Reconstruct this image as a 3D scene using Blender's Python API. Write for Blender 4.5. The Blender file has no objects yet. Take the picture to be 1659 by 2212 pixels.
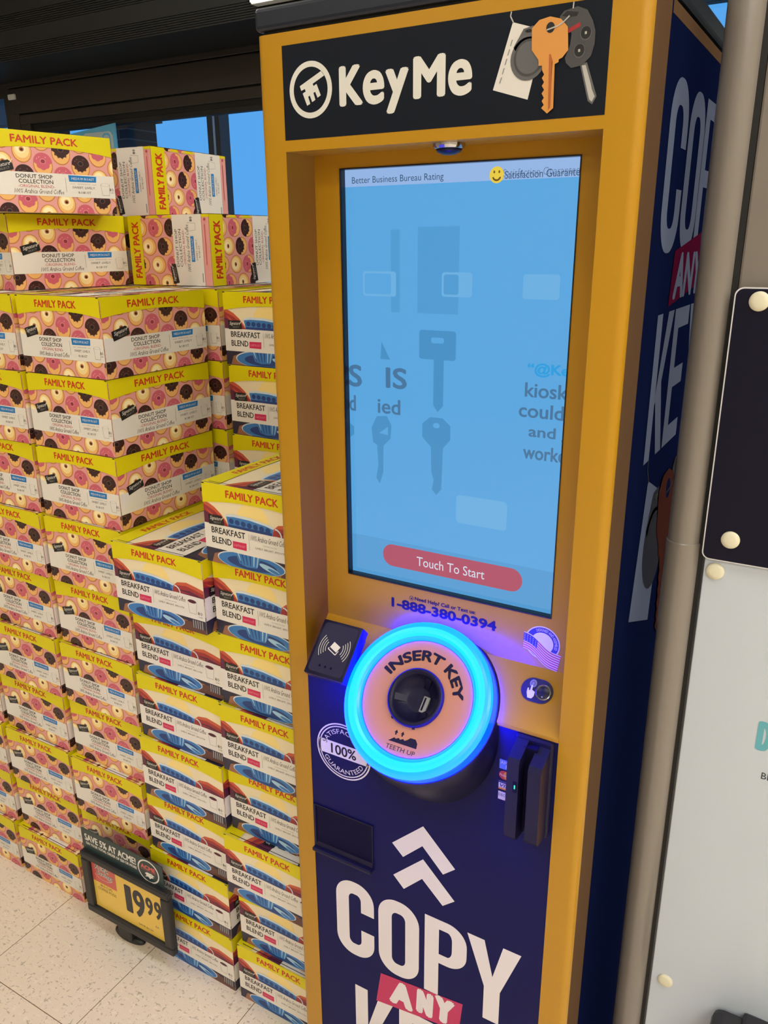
import bpy, bmesh, math, random
from mathutils import Vector, Matrix
random.seed(4)
SC = bpy.context.scene
COL = SC.collection
R = math.radians

# ------------------------------------------------------------------ camera, sky, exposure
cam_d = bpy.data.cameras.new('camera'); cam = bpy.data.objects.new('camera', cam_d); COL.objects.link(cam)
cam.location = (0.7384, -0.9418, 1.616); cam.rotation_euler = (1.2475, 0.0064, 0.5265)
cam_d.sensor_fit = 'VERTICAL'; cam_d.sensor_height = 36.0; cam_d.lens = 1741.0 / 2212.0 * 36.0
cam_d.clip_start = 0.02; cam_d.clip_end = 200
SC.camera = cam
world = bpy.data.worlds.new('overcast_evening_sky'); SC.world = world; world.use_nodes = True
bg = world.node_tree.nodes['Background']; bg.inputs['Color'].default_value = (.105, .43, .96, 1); bg.inputs['Strength'].default_value = 0.98
SC.view_settings.view_transform = 'Standard'; SC.view_settings.look = 'None'
SC.view_settings.exposure = 0.0; SC.view_settings.gamma = 1.0
SC.cycles.use_denoising = True
SC.cycles.max_bounces = 8; SC.cycles.transparent_max_bounces = 16
SC.cycles.caustics_reflective = False; SC.cycles.caustics_refractive = False
SC.cycles.sample_clamp_indirect = 4.0
LAMP = 9.1            # radiance of the ceiling lamps
LAMP_COL = (1.0, .985, .90)
RING_EMIT = (.0, .0060, 1.0)
RING_GAIN = 85.0

# ------------------------------------------------------------------ materials
def lin(c):
    c /= 255.0
    return c / 12.92 if c <= .04045 else ((c + .055) / 1.055) ** 2.4
MAT = {}
def mat(name, rgb, rough=.5, metal=0.0, noise=0.0, scale=40, spec=.5, emit=None, estr=1.0, coat=0.0, bump=0.0):
    m = bpy.data.materials.new(name); m.use_nodes = True
    nt = m.node_tree; b = nt.nodes['Principled BSDF']
    c = tuple(lin(x) for x in rgb) + (1,)
    b.inputs['Base Color'].default_value = c
    b.inputs['Roughness'].default_value = rough; b.inputs['Metallic'].default_value = metal
    b.inputs['Specular IOR Level'].default_value = spec
    if coat: b.inputs['Coat Weight'].default_value = coat; b.inputs['Coat Roughness'].default_value = .06
    if noise or bump:
        tc = nt.nodes.new('ShaderNodeTexCoord'); n = nt.nodes.new('ShaderNodeTexNoise'); n.inputs['Scale'].default_value = scale
        n.inputs['Detail'].default_value = 4
        nt.links.new(tc.outputs['Object'], n.inputs['Vector'])
        if noise:
            mx = nt.nodes.new('ShaderNodeMix'); mx.data_type = 'RGBA'
            mx.inputs['A'].default_value = tuple(x * (1 - noise) for x in c[:3]) + (1,)
            mx.inputs['B'].default_value = tuple(min(1, x * (1 + noise)) for x in c[:3]) + (1,)
            nt.links.new(n.outputs['Fac'], mx.inputs['Factor']); nt.links.new(mx.outputs['Result'], b.inputs['Base Color'])
        if bump:
            bp = nt.nodes.new('ShaderNodeBump'); bp.inputs['Strength'].default_value = bump; bp.inputs['Distance'].default_value = .001
            nt.links.new(n.outputs['Fac'], bp.inputs['Height']); nt.links.new(bp.outputs['Normal'], b.inputs['Normal'])
    if emit:
        b.inputs['Emission Color'].default_value = tuple(emit) + (1,); b.inputs['Emission Strength'].default_value = estr
    MAT[name] = m
    return m
def glow(name, rgb, k=1.0):      # what a lit screen shows
    return mat(name, (8, 10, 14), .06, emit=tuple(lin(x) for x in rgb), estr=k)

# printed carton inks
mat('ink_white', (228, 222, 212), .42); mat('ink_yellow', (220, 206, 8), .42, spec=.3); mat('ink_red', (196, 58, 22), .45)
mat('ink_pink', (226, 158, 152), .42); mat('ink_black', (28, 26, 26), .4); mat('ink_text', (52, 46, 44), .45)
mat('ink_crimson', (186, 70, 78), .45); mat('ink_blue', (22, 120, 190), .42); mat('ink_grey', (150, 144, 138), .45)
mat('dough_edge', (196, 124, 58), .45); mat('dough', (238, 182, 108), .45); mat('glaze', (246, 218, 150), .45); mat('glaze_light', (252, 236, 188), .45)
mat('choc', (58, 28, 24), .38); mat('choc_light', (122, 84, 76), .4); mat('frosting', (204, 96, 112), .42); mat('frosting_light', (232, 150, 160), .42)
mat('frosting_dark', (150, 54, 66), .42)
mat('cream', (236, 220, 182), .42); mat('sun', (246, 218, 138), .42); mat('cup_blue', (56, 120, 186), .42); mat('cup_dark', (30, 62, 124), .42)
mat('cup_light', (160, 200, 226), .42); mat('cup_rim', (206, 218, 226), .42); mat('mtn_red', (158, 50, 50), .42); mat('mtn_orange', (200, 90, 58), .42)
mat('mtn_purple', (96, 32, 62), .42); mat('navy_print', (44, 40, 62), .42); mat('table', (150, 100, 74), .45); mat('table_dark', (98, 62, 54), .45)
mat('ink_magenta', (208, 36, 92), .42); mat('ink_coffee', (84, 24, 44), .42); mat('slot_black', (14, 12, 12), .6)
mat('carton_board', (206, 190, 160), .7, noise=.06, scale=60)
# kiosk
mat('kiosk_yellow', (176, 129, 24), .30, noise=.02, scale=9, bump=.02, spec=.35)
mat('kiosk_yellow_shaded', (92, 70, 52), .3, spec=0.0)  # the frame's yellow paint, browned to carry the shade on its side
mat('kiosk_navy', (18, 19, 74), .5, noise=.05, scale=20, spec=.12)
mat('navy_gloss', (12, 20, 52), .3, spec=0.0); mat('navy_header', (20, 25, 35), .45, spec=.15)
mat('side_white_shaded', (90, 99, 124), .3, spec=0.0); mat('side_red_shaded', (74, 14, 42), .3, spec=0.0); mat('side_orange_shaded', (66, 36, 32), .3, spec=0.0); mat('side_grey_shaded', (48, 50, 60), .3, spec=0.0)  # side print colours darkened to carry the shade on that side
mat('cap_navy', (22, 30, 42), .34, noise=.08, scale=30, spec=.5)
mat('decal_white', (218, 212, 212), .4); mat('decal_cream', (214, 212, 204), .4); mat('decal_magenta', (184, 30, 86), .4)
mat('navy_text', (26, 20, 38), .45, spec=.2)
mat('plastic_black_bluelit', (21, 19, 50), .36, spec=.22, noise=.05, scale=60); mat('plastic_face_bluelit', (38, 36, 66), .36, spec=.25); mat('gap_black', (8, 8, 10), .7)  # black plastics carry the ring's blue glow in their base colour
mat('dark_hole_bluelit', (10, 8, 44), .55, spec=.1); mat('slot_metal', (150, 150, 158), .35, metal=.7); mat('cone_black', (18, 16, 44), .3, spec=.3)  # opening fill has the blue ring glow mixed into its colour
mat('plate_yellow_bluelit', (190, 128, 84), .38)  # yellow paint with the ring's blue light mixed into the colour
mat('key_orange', (206, 142, 68), .4); mat('key_orange_dark', (170, 92, 44), .4); mat('art_white', (214, 210, 204), .4); mat('art_grey', (92, 92, 94), .4)
mat('art_grey_light', (128, 128, 128), .4); mat('art_grey_dark', (66, 66, 68), .4); mat('art_black', (24, 24, 26), .4); mat('art_red', (150, 36, 40), .4); mat('art_silver', (176, 174, 170), .4)
mat('led_ring', (10, 60, 120), .3, emit=RING_EMIT, estr=RING_GAIN)
mat('led_core', (10, 60, 120), .3, emit=(0, .0098, 1), estr=RING_GAIN); mat('led_edge', (10, 40, 120), .3, emit=(0, .0011, 1), estr=RING_GAIN * 1.4)
mat('led_green', (10, 80, 60), .3, emit=(.02, .75, .5), estr=1.2); mat('led_violet', (20, 20, 90), .2, emit=(.06, .05, .6), estr=1.0)
mat('chrome', (190, 190, 196), .12, metal=1.0); mat('brown_gap', (96, 56, 34), .5)
mat('flag_red', (186, 40, 66), .4); mat('flag_blue', (44, 44, 110), .4); mat('card_blue', (90, 130, 190), .4); mat('card_red', (200, 40, 50), .4); mat('card_orange', (230, 140, 50), .4)
glow('scr_main', (90, 168, 226), .95); glow('scr_light', (108, 178, 228), .95); glow('scr_bar', (150, 184, 232), .95); glow('scr_foot', (84, 158, 214), .95); glow('scr_icon', (70, 146, 200), .95); glow('scr_icon_b', (80, 158, 214), .95)
glow('scr_text', (54, 84, 118), .95); glow('scr_text_b', (70, 118, 160), .95); glow('scr_cyan', (40, 160, 226), .95); glow('scr_pill', (178, 80, 104), .95); glow('scr_white', (214, 224, 240), .95)
glow('scr_yellow', (236, 206, 70), .95); glow('scr_brown', (110, 80, 30), .95); glow('scr_ghost', (112, 140, 182), .95)
mat('bezel_black', (10, 10, 22), .35)
# price sign
mat('sign_black', (30, 30, 32), .45, noise=.06, scale=60); mat('sign_yellow', (232, 194, 84), .3); mat('sign_red', (204, 92, 84), .3); mat('topper_green', (36, 56, 58), .35); mat('sign_text', (40, 40, 48), .4)
mat('sign_white', (224, 220, 210), .35)
# right hand fixture
mat('beige_metal', (124, 117, 110), .2, noise=.04, scale=14, spec=.5); mat('board_dark', (18, 17, 36), .45, spec=.15, noise=.05, scale=50); mat('board_white', (188, 197, 210), .42, noise=.015, scale=6)
mat('board_edge', (214, 214, 220), .4); mat('rivet_ivory', (218, 212, 188), .4, noise=.03, scale=90); mat('teal_ink', (92, 168, 184), .4); mat('rubber_black', (38, 36, 42), .5, noise=.08, scale=70)
# room
mat('fascia_metal', (34, 34, 34), .6, spec=.25, noise=.05, scale=8); mat('bronze_frame', (44, 40, 37), .45, noise=.05, scale=12); mat('bronze_dark', (24, 24, 26), .5); mat('wall_paint', (196, 186, 168), .8, noise=.03, scale=4)
mat('ceiling_tile', (206, 200, 188), .8, noise=.04, scale=12); mat('mortar', (120, 112, 106), .9); mat('white_strip', (220, 224, 228), .4); mat('poster_blue', (96, 176, 216), .35); mat('poster_dark', (48, 84, 112), .35); mat('can_silver', (176, 190, 196), .35)
mat('pavement', (120, 118, 114), .9, noise=.1, scale=5); mat('canopy_grey', (70, 72, 76), .7, noise=.06, scale=6)
mat('lamp_diffuser', (250, 248, 240), .4, emit=LAMP_COL, estr=LAMP); mat('lamp_housing', (225, 225, 220), .5)

def brick_mat():
    m = bpy.data.materials.new('brick'); m.use_nodes = True; nt = m.node_tree; b = nt.nodes['Principled BSDF']
    tc = nt.nodes.new('ShaderNodeTexCoord'); mp = nt.nodes.new('ShaderNodeMapping'); mp.inputs['Rotation'].default_value = (R(90), 0, 0)
    t = nt.nodes.new('ShaderNodeTexBrick'); t.inputs['Scale'].default_value = 1.0; t.inputs['Brick Width'].default_value = .2; t.inputs['Row Height'].default_value = .067; t.inputs['Mortar Size'].default_value = .005
    t.inputs['Color1'].default_value = (.10, .050, .036, 1); t.inputs['Color2'].default_value = (.062, .034, .028, 1); t.inputs['Mortar'].default_value = (.16, .14, .13, 1)
    nt.links.new(tc.outputs['Object'], mp.inputs['Vector']); nt.links.new(mp.outputs['Vector'], t.inputs['Vector']); nt.links.new(t.outputs['Color'], b.inputs['Base Color']); b.inputs['Roughness'].default_value = .9
    MAT['brick'] = m
brick_mat()

def floor_mat():
    m = bpy.data.materials.new('speckled_vinyl_tile'); m.use_nodes = True; nt = m.node_tree; N = nt.nodes; Lk = nt.links; b = N['Principled BSDF']
    tc = N.new('ShaderNodeTexCoord'); sep = N.new('ShaderNodeSeparateXYZ'); Lk.new(tc.outputs['Object'], sep.inputs[0])
    def edge(axis, off):
        a = N.new('ShaderNodeMath'); a.operation = 'SUBTRACT'; a.inputs[1].default_value = off; Lk.new(sep.outputs[axis], a.inputs[0])
        d = N.new('ShaderNodeMath'); d.operation = 'DIVIDE'; d.inputs[1].default_value = .3048; Lk.new(a.outputs[0], d.inputs[0])
        f = N.new('ShaderNodeMath'); f.operation = 'FRACT'; Lk.new(d.outputs[0], f.inputs[0])
        p = N.new('ShaderNodeMath'); p.operation = 'PINGPONG'; p.inputs[1].default_value = .5; Lk.new(f.outputs[0], p.inputs[0])
        l = N.new('ShaderNodeMath'); l.operation = 'LESS_THAN'; l.inputs[1].default_value = .0028; Lk.new(p.outputs[0], l.inputs[0])
        fl = N.new('ShaderNodeMath'); fl.operation = 'FLOOR'; Lk.new(d.outputs[0], fl.inputs[0])
        return l, fl
    lx, fx = edge('X', -.8165 - 3.048); ly, fy = edge('Y', -.1641 - 3.048)
    mxl = N.new('ShaderNodeMath'); mxl.operation = 'MAXIMUM'; Lk.new(lx.outputs[0], mxl.inputs[0]); Lk.new(ly.outputs[0], mxl.inputs[1])
    # stretched speckles, turned a quarter on every other tile
    def speck(sc, thr, soft):
        mp = N.new('ShaderNodeMapping'); mp.inputs['Scale'].default_value = sc; Lk.new(tc.outputs['Object'], mp.inputs['Vector'])
        n = N.new('ShaderNodeTexNoise'); n.inputs['Scale'].default_value = 1.0; n.inputs['Detail'].default_value = 2.0; Lk.new(mp.outputs['Vector'], n.inputs['Vector'])
        r = N.new('ShaderNodeMapRange'); r.inputs['From Min'].default_value = thr; r.inputs['From Max'].default_value = thr + soft; Lk.new(n.outputs['Fac'], r.inputs['Value'])
        return r
    a = speck((70, 150, 1), .635, .03); c = speck((130, 62, 1), .64, .03); d2 = speck((230, 230, 1), .68, .03)
    w = speck((70, 110, 1), .60, .06)
    m1 = N.new('ShaderNodeMix'); m1.data_type = 'RGBA'; m1.inputs['A'].default_value = (.82, .71, .56, 1); m1.inputs['B'].default_value = (.86, .76, .63, 1); Lk.new(w.outputs[0], m1.inputs['Factor'])
    last = m1
    for s, colr in ((a, (.42, .36, .26, 1)), (c, (.45, .39, .29, 1)), (d2, (.28, .23, .17, 1))):
        mm = N.new('ShaderNodeMix'); mm.data_type = 'RGBA'; Lk.new(last.outputs['Result'], mm.inputs['A']); mm.inputs['B'].default_value = colr
        k = N.new('ShaderNodeMath'); k.operation = 'MULTIPLY'; k.inputs[1].default_value = .7; Lk.new(s.outputs[0], k.inputs[0]); Lk.new(k.outputs[0], mm.inputs['Factor']); last = mm
    mm = N.new('ShaderNodeMix'); mm.data_type = 'RGBA'; Lk.new(last.outputs['Result'], mm.inputs['A']); mm.inputs['B'].default_value = (.16, .11, .06, 1); Lk.new(mxl.outputs[0], mm.inputs['Factor'])
    Lk.new(mm.outputs['Result'], b.inputs['Base Color']); b.inputs['Roughness'].default_value = .42; b.inputs['Specular IOR Level'].default_value = .35
    MAT['floor'] = m
floor_mat()

def glass_mat():
    m = bpy.data.materials.new('window_glass'); m.use_nodes = True; nt = m.node_tree; N = nt.nodes
    for n in list(N):
        if n.type != 'OUTPUT_MATERIAL': N.remove(n)
    o = [n for n in N if n.type == 'OUTPUT_MATERIAL'][0]
    t = N.new('ShaderNodeBsdfTransparent'); t.inputs[0].default_value = (.94, .97, .98, 1); g = N.new('ShaderNodeBsdfGlossy'); g.inputs['Roughness'].default_value = .02
    lw = N.new('ShaderNodeLayerWeight'); lw.inputs['Blend'].default_value = .5; pw = N.new('ShaderNodeMath'); pw.operation = 'POWER'; pw.inputs[1].default_value = 4.0
    f = N.new('ShaderNodeMath'); f.operation = 'MULTIPLY_ADD'; f.inputs[1].default_value = .45; f.inputs[2].default_value = .03; mx = N.new('ShaderNodeMixShader')
    nt.links.new(lw.outputs['Facing'], pw.inputs[0]); nt.links.new(pw.outputs[0], f.inputs[0])
    nt.links.new(f.outputs[0], mx.inputs[0]); nt.links.new(t.outputs[0], mx.inputs[1]); nt.links.new(g.outputs[0], mx.inputs[2]); nt.links.new(mx.outputs[0], o.inputs[0])
    MAT['glass'] = m
glass_mat()

# ------------------------------------------------------------------ flat artwork
_tcache = {}
def text_raw(s, bold, shear, res):
    k = (s, bold, shear, res)
    if k in _tcache: return _tcache[k]
    cu = bpy.data.curves.new('lettering', 'FONT'); cu.body = s; cu.offset = 0.0; cu.shear = shear; cu.resolution_u = res; cu.fill_mode = 'FRONT'; cu.dimensions = '2D'
    ob = bpy.data.objects.new('lettering', cu); COL.objects.link(ob)
    dg = bpy.context.evaluated_depsgraph_get(); ev = ob.evaluated_get(dg); me = ev.to_mesh()
    vs = [(v.co.x, v.co.y) for v in me.vertices]; fs = [tuple(p.vertices) for p in me.polygons]
    ev.to_mesh_clear(); bpy.data.objects.remove(ob); bpy.data.curves.remove(cu)
    if vs:
        x0 = min(v[0] for v in vs); x1 = max(v[0] for v in vs); y0 = min(v[1] for v in vs); y1 = max(v[1] for v in vs)
        vs = [((x - x0) / max(x1 - x0, 1e-6), (y - y0) / max(y1 - y0, 1e-6)) for x, y in vs]
    _tcache[k] = (vs, fs); return _tcache[k]

def clip_rect(pts, r):
    x0, y0, x1, y1 = r
    for ax, val, sg in ((0, x0, 1), (0, x1, -1), (1, y0, 1), (1, y1, -1)):
        out = []
        for i in range(len(pts)):
            p, q = pts[i - 1], pts[i]; a = (p[ax] - val) * sg; b = (q[ax] - val) * sg
            if (a >= 0) != (b >= 0):
                t = a / (a - b); out.append((p[0] + (q[0] - p[0]) * t, p[1] + (q[1] - p[1]) * t))
            if b >= 0: out.append(q)
        pts = out
        if not pts: return []
    return pts
def area(p): return sum(p[i - 1][0] * p[i][1] - p[i][0] * p[i - 1][1] for i in range(len(p))) / 2

class Art:
    def __init__(s, clip=None): s.P = []; s.clip = clip
    def poly(s, pts, m, L):
        if s.clip: pts = clip_rect(list(pts), s.clip)
        if len(pts) < 3: return
        if area(pts) < 0: pts = pts[::-1]
        if abs(area(pts)) < 1e-10: return
        s.P.append((list(pts), m, L))
    def rect(s, x0, y0, x1, y1, m, L): s.poly([(x0, y0), (x1, y0), (x1, y1), (x0, y1)], m, L)
    def rrect(s, x0, y0, x1, y1, r, m, L, n=6):
        pts = []
        for cx, cy, a0 in ((x1 - r, y0 + r, -90), (x1 - r, y1 - r, 0), (x0 + r, y1 - r, 90), (x0 + r, y0 + r, 180)):
            for k in range(n + 1):
                a = R(a0 + 90 * k / n); pts.append((cx + r * math.cos(a), cy + r * math.sin(a)))
        s.poly(pts, m, L)
    def ell(s, cx, cy, rx, ry, m, L, n=20, rot=0):
        c, d = math.cos(rot), math.sin(rot); pts = []
        for k in range(n):
            a = 2 * math.pi * k / n; x, y = rx * math.cos(a), ry * math.sin(a); pts.append((cx + x * c - y * d, cy + x * d + y * c))
        s.poly(pts, m, L)
    def arc(s, cx, cy, r0, r1, a0, a1, m, L, n=24, ky=1.0):      # annular band
        for k in range(n):
            a, b = R(a0 + (a1 - a0) * k / n), R(a0 + (a1 - a0) * (k + 1) / n)
            s.poly([(cx + r0 * math.cos(a), cy + r0 * ky * math.sin(a)), (cx + r1 * math.cos(a), cy + r1 * ky * math.sin(a)), (cx + r1 * math.cos(b), cy + r1 * ky * math.sin(b)), (cx + r0 * math.cos(b), cy + r0 * ky * math.sin(b))], m, L)
    def line(s, pts, w, m, L):
        for p, q in zip(pts, pts[1:]):
            dx, dy = q[0] - p[0], q[1] - p[1]; l = math.hypot(dx, dy) or 1; nx, ny = -dy / l * w / 2, dx / l * w / 2
            s.poly([(p[0] - nx, p[1] - ny), (q[0] - nx, q[1] - ny), (q[0] + nx, q[1] + ny), (p[0] + nx, p[1] + ny)], m, L)
    def text(s, t, x0, y0, x1, y1, m, L, bold=0.0, shear=0.0, res=2, warp=None):
        vs, fs = text_raw(t, bold, shear, res)
        b = (y1 - y0) * bold * 1.3; off = [(0, 0)]
        if bold > .015:
            off = [(b * math.cos(R(a)), b * math.sin(R(a)) * .8) for a in range(0, 360, 45 if res > 3 else 90)]; x0 += b; x1 -= b; y0 += b * .8; y1 -= b * .8
        for io, (dx, dy) in enumerate(off):
            P = [(x0 + x * (x1 - x0) + dx, y0 + y * (y1 - y0) + dy) for x, y in vs]
            if warp: P = [warp(p) for p in P]
            for f in fs: s.poly([P[i] for i in f], m, L + io * .11)
    def arctext(s, t, cx, cy, r, h, a0, a1, m, L, bold=0.0, res=3, inside=False):   # letters along a circle, a0 -> a1 in degrees
        S = abs(R(a1 - a0)) * (r - h / 2 if inside else r + h / 2)
        def w(p):
            a = R(a0 + (a1 - a0) * p[0] / S); rr = (r - h + p[1]) if inside else (r + p[1]); rr = (r - p[1]) if inside else rr; return (cx + rr * math.cos(a), cy + rr * math.sin(a))
        s.text(t, 0, 0, S, h, m, L, bold, 0, res, w)

class Mesh:
    def __init__(s): s.v = []; s.f = []; s.m = []; s.mats = []
    def mi(s, m):
        if m not in s.mats: s.mats.append(m)
        return s.mats.index(m)
    def face(s, pts, m):
        b = len(s.v); s.v += [tuple(p) for p in pts]; s.f.append(tuple(range(b, b + len(pts)))); s.m.append(s.mi(m))
    def art(s, A, fn):
        for pts, m, L in A.P: s.face([fn(x, y, L) for x, y in pts], m)
        return s
    def bm(s, bm, m, mtx=None):
        b = len(s.v); bm.verts.ensure_lookup_table(); bm.verts.index_update()
        for v in bm.verts: s.v.append(tuple((mtx @ v.co) if mtx else v.co))
        k = s.mi(m)
        for f in bm.faces: s.f.append(tuple(b + v.index for v in f.verts)); s.m.append(k)
        bm.free(); return s
    def box(s, x0, y0, z0, x1, y1, z1, m, bev=0.0, seg=2, mtx=None):
        bm = bmesh.new(); bmesh.ops.create_cube(bm, size=1)
        for v in bm.verts: v.co = Vector(((x0 + x1) / 2 + v.co.x * (x1 - x0), (y0 + y1) / 2 + v.co.y * (y1 - y0), (z0 + z1) / 2 + v.co.z * (z1 - z0)))
        if bev: bmesh.ops.bevel(bm, geom=bm.edges[:], offset=bev, segments=seg, profile=.5, affect='EDGES')
        return s.bm(bm, m, mtx)
    def prism(s, pts, fn0, fn1, m):          # solid between two copies of an outline
        a = [fn0(*p) for p in pts]; b = [fn1(*p) for p in pts]
        s.face(a, m); s.face(b[::-1], m)
        for i in range(len(pts)): s.face([a[i - 1], b[i - 1], b[i], a[i]], m)
        return s
    def lathe(s, prof, m, mtx=None, n=48, cap=True):      # prof: (radius, height) along local z
        rings = []
        for r, h in prof:
            rings.append([Vector((r * math.cos(2 * math.pi * k / n), r * math.sin(2 * math.pi * k / n), h)) for k in range(n)])
        b = len(s.v); k0 = s.mi(m)
        for rg in rings:
            for p in rg: s.v.append(tuple((mtx @ p) if mtx else p))
        for i in range(len(rings) - 1):
            for k in range(n):
                s.f.append((b + i * n + k, b + i * n + (k + 1) % n, b + (i + 1) * n + (k + 1) % n, b + (i + 1) * n + k)); s.m.append(k0)
        if cap:
            s.f.append(tuple(b + (len(rings) - 1) * n + k for k in range(n))); s.m.append(k0)
            s.f.append(tuple(b + k for k in range(n))[::-1]); s.m.append(k0)
        return s
    def tube(s, pts, r, m, n=8):
        pts = [Vector(p) for p in pts]; rings = []
        for i, p in enumerate(pts):
            d = (pts[min(i + 1, len(pts) - 1)] - pts[max(i - 1, 0)]).normalized(); up = Vector((0, 0, 1)) if abs(d.z) < .9 else Vector((0, 1, 0))
            a = d.cross(up).normalized(); b = d.cross(a); rings.append([p + a * r * math.cos(2 * math.pi * k / n) + b * r * math.sin(2 * math.pi * k / n) for k in range(n)])
        for q, t in zip(rings, rings[1:]):
            for k in range(n): s.face([q[k], t[k], t[(k + 1) % n], q[(k + 1) % n]], m)
        s.face(rings[0], m); s.face(rings[-1][::-1], m); return s
    def build(s, name, parent=None, loc=None, smooth=False):
        me = bpy.data.meshes.new(name); me.from_pydata(s.v, [], s.f)
        for m in s.mats: me.materials.append(MAT[m])
        me.polygons.foreach_set('material_index', s.m)
        if smooth: me.polygons.foreach_set('use_smooth', [True] * len(s.f))
        me.update(); o = bpy.data.objects.new(name, me); COL.objects.link(o)
        if parent: o.parent = parent
        if loc: o.location = loc
        return o
def empty(name, loc=(0, 0, 0), rz=0.0):
    o = bpy.data.objects.new(name, None); COL.objects.link(o); o.location = loc; o.rotation_euler = (0, 0, rz); o.empty_display_size = .05; return o
def tag(o, label, cat, group=None):
    o['label'] = label; o['category'] = cat
    if group: o['group'] = group
    return o
def struct(o): o['kind'] = 'structure'; return o
EPS = .00022
def front(y0, x=0.0, z=0.0): return lambda u, v, L: (x + u, y0 - L * EPS, z + v)
def autosmooth(o, ang=40):
    me = o.data; me.polygons.foreach_set('use_smooth', [True] * len(me.polygons))
    bm = bmesh.new(); bm.from_mesh(me); bmesh.ops.remove_doubles(bm, verts=bm.verts, dist=1e-5)
    for e in bm.edges:
        if len(e.link_faces) == 2 and e.calc_face_angle(0) > R(ang): e.smooth = False
    bm.to_mesh(me); bm.free(); return o

# ------------------------------------------------------------------ room shell
def setting():
    XL, XR, YF, YB, H = -5.0, 4.5, -6.0, 2.2, 3.3
    m = Mesh(); m.box(XL - .1, YF - .1, -.1, XR + .1, YB + .12, 0, 'floor'); struct(m.build('floor'))
    m = Mesh(); m.box(XL - .1, YF - .1, H, XR + .1, YB + .12, H + .1, 'ceiling_tile'); struct(m.build('ceiling'))
    m = Mesh(); m.box(XL - .1, YF, 0, XL, YB + .12, H, 'wall_paint'); struct(m.build('wall_left'))
    m = Mesh(); m.box(XR, YF, 0, XR + .1, YB + .12, H, 'wall_paint'); struct(m.build('wall_right'))
    m = Mesh(); m.box(XL, YF - .1, 0, XR, YF, H, 'wall_paint'); struct(m.build('wall_front'))
    m = Mesh(); m.box(XL, YB, 2.44, XR, YB + .12, H, 'bronze_dark'); struct(m.build('wall_back'))
    # ribbed bulkhead over the doors
    m = Mesh(); m.box(XL, 1.853, 2.427, XR, 2.2, H, 'bronze_dark')
    z = 2.427
    while z < H - .02:
        for k in range(7):
            m.box(XL, 1.846, z + .0005, XR, 1.853, z + .0062, 'fascia_metal'); z += .0085
        m.box(XL, 1.845, z, XR, 1.853, z + .066, 'fascia_metal'); z += .068
    struct(m.build('trim_1'))
    # sliding door: header, jamb, inner stops
    root = struct(empty('door_1', (-3.4, YB, 0)))
    def fr(name, *b, mm='bronze_frame', bev=.004):
        q = Mesh(); x0, y0, z0, x1, y1, z1 = b; q.box(x0 + 3.4, y0 - YB, z0, x1 + 3.4, y1 - YB, z1, mm, bev); return q.build(name, root)
    fr('header', -3.4, 2.19, 2.402, -.2, 2.26, 2.44); fr('header', -3.37, 2.185, 2.276, -.2, 2.26, 2.397); fr('header', -3.33, 2.19, 2.222, -.2, 2.26, 2.270)
    fr('jamb', -3.4, 2.19, 0, -3.335, 2.26, 2.40); fr('jamb', -3.33, 2.19, 0, -3.255, 2.26, 2.225); fr('jamb', -.28, 2.19, 0, -.2, 2.26, 2.225)
    fr('groove', -3.39, 2.205, 2.2, -.2, 2.25, 2.42, mm='gap_black', bev=0)
    fr('seal', -3.255, 2.21, 2.178, -.28, 2.25, 2.222, mm='bronze_dark'); fr('seal', -3.255, 2.21, 0, -3.21, 2.25, 2.18, mm='bronze_dark')
    fr('glass', -3.21, 2.226, .1, -.28, 2.232, 2.18, mm='glass', bev=0); fr('bottom_rail', -3.21, 2.2, 0, -.28, 2.25, .1)
    fr('catch', -3.385, 2.175, 2.345, -3.33, 2.19, 2.372, mm='lamp_housing')
    # glazing left of the door and behind the kiosk
    def win(name, x0, x1, mull):
        root = struct(empty(name, (x0, YB, 0))); w = x1 - x0
        q = Mesh(); q.box(0, 0, 2.36, w, .08, 2.44, 'bronze_frame'); q.box(0, 0, 0, w, .08, .12, 'bronze_frame'); q.box(0, 0, .12, .05, .08, 2.36, 'bronze_frame'); q.box(w - .05, 0, .12, w, .08, 2.36, 'bronze_frame')
        for x in mull: q.box(x - x0 - .03, 0, .12, x - x0 + .03, .08, 2.36, 'bronze_frame')
        q.build('frame', root); q = Mesh(); q.box(.05, .037, .12, w - .05, .043, 2.36, 'glass'); q.build('pane', root)
    win('window_1', -5.0, -3.4, []); win('window_2', -.2, 4.5, [.9, 1.9, 3.0])
    # outer vestibule glazing
    root = struct(empty('window_3', (0, 3.5, 0)))
    for name, x0, x1 in (('mullion', -3.137, -3.032), ('mullion', -4.68, -4.55), ('mullion', -1.5, -1.4), ('mullion', .3, .4)):
        q = Mesh(); q.box(x0, -.05, 0, x1, .05, 3.2, 'bronze_frame', .004); q.box(x0 + .055, -.056, 0, x0 + .068, -.05, 3.2, 'white_strip'); q.build(name, root)
    q = Mesh(); q.box(-6.5, -.06, 2.478, -3.34, .06, 3.2, 'canopy_grey'); q.build('soffit', root)
    q = Mesh(); q.box(.45, 3.3, 0, 6.0, 3.42, 3.2, 'canopy_grey'); struct(q.build('wall_added_for_reflection'))  # unseen wall, added to grey the sky reflected in the kiosk side
    # outside
    q = Mesh(); q.box(-14, 2.35, -.12, 12, 14, -.02, 'pavement'); struct(q.build('ground'))
    q = Mesh(); q.box(-.19, -.14, 0, .19, .14, 2.47, 'brick'); q.box(-.19, -.15, 2.47, .25, .15, 2.52, 'brick'); q.box(-.19, -.16, 2.52, .43, .16, 2.78, 'brick')
    o = q.build('brick_pillar', loc=(-4.18, 3.72, -.02)); tag(o, 'dark brick pillar with stepped top outside the glass door', 'pillar')
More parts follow.
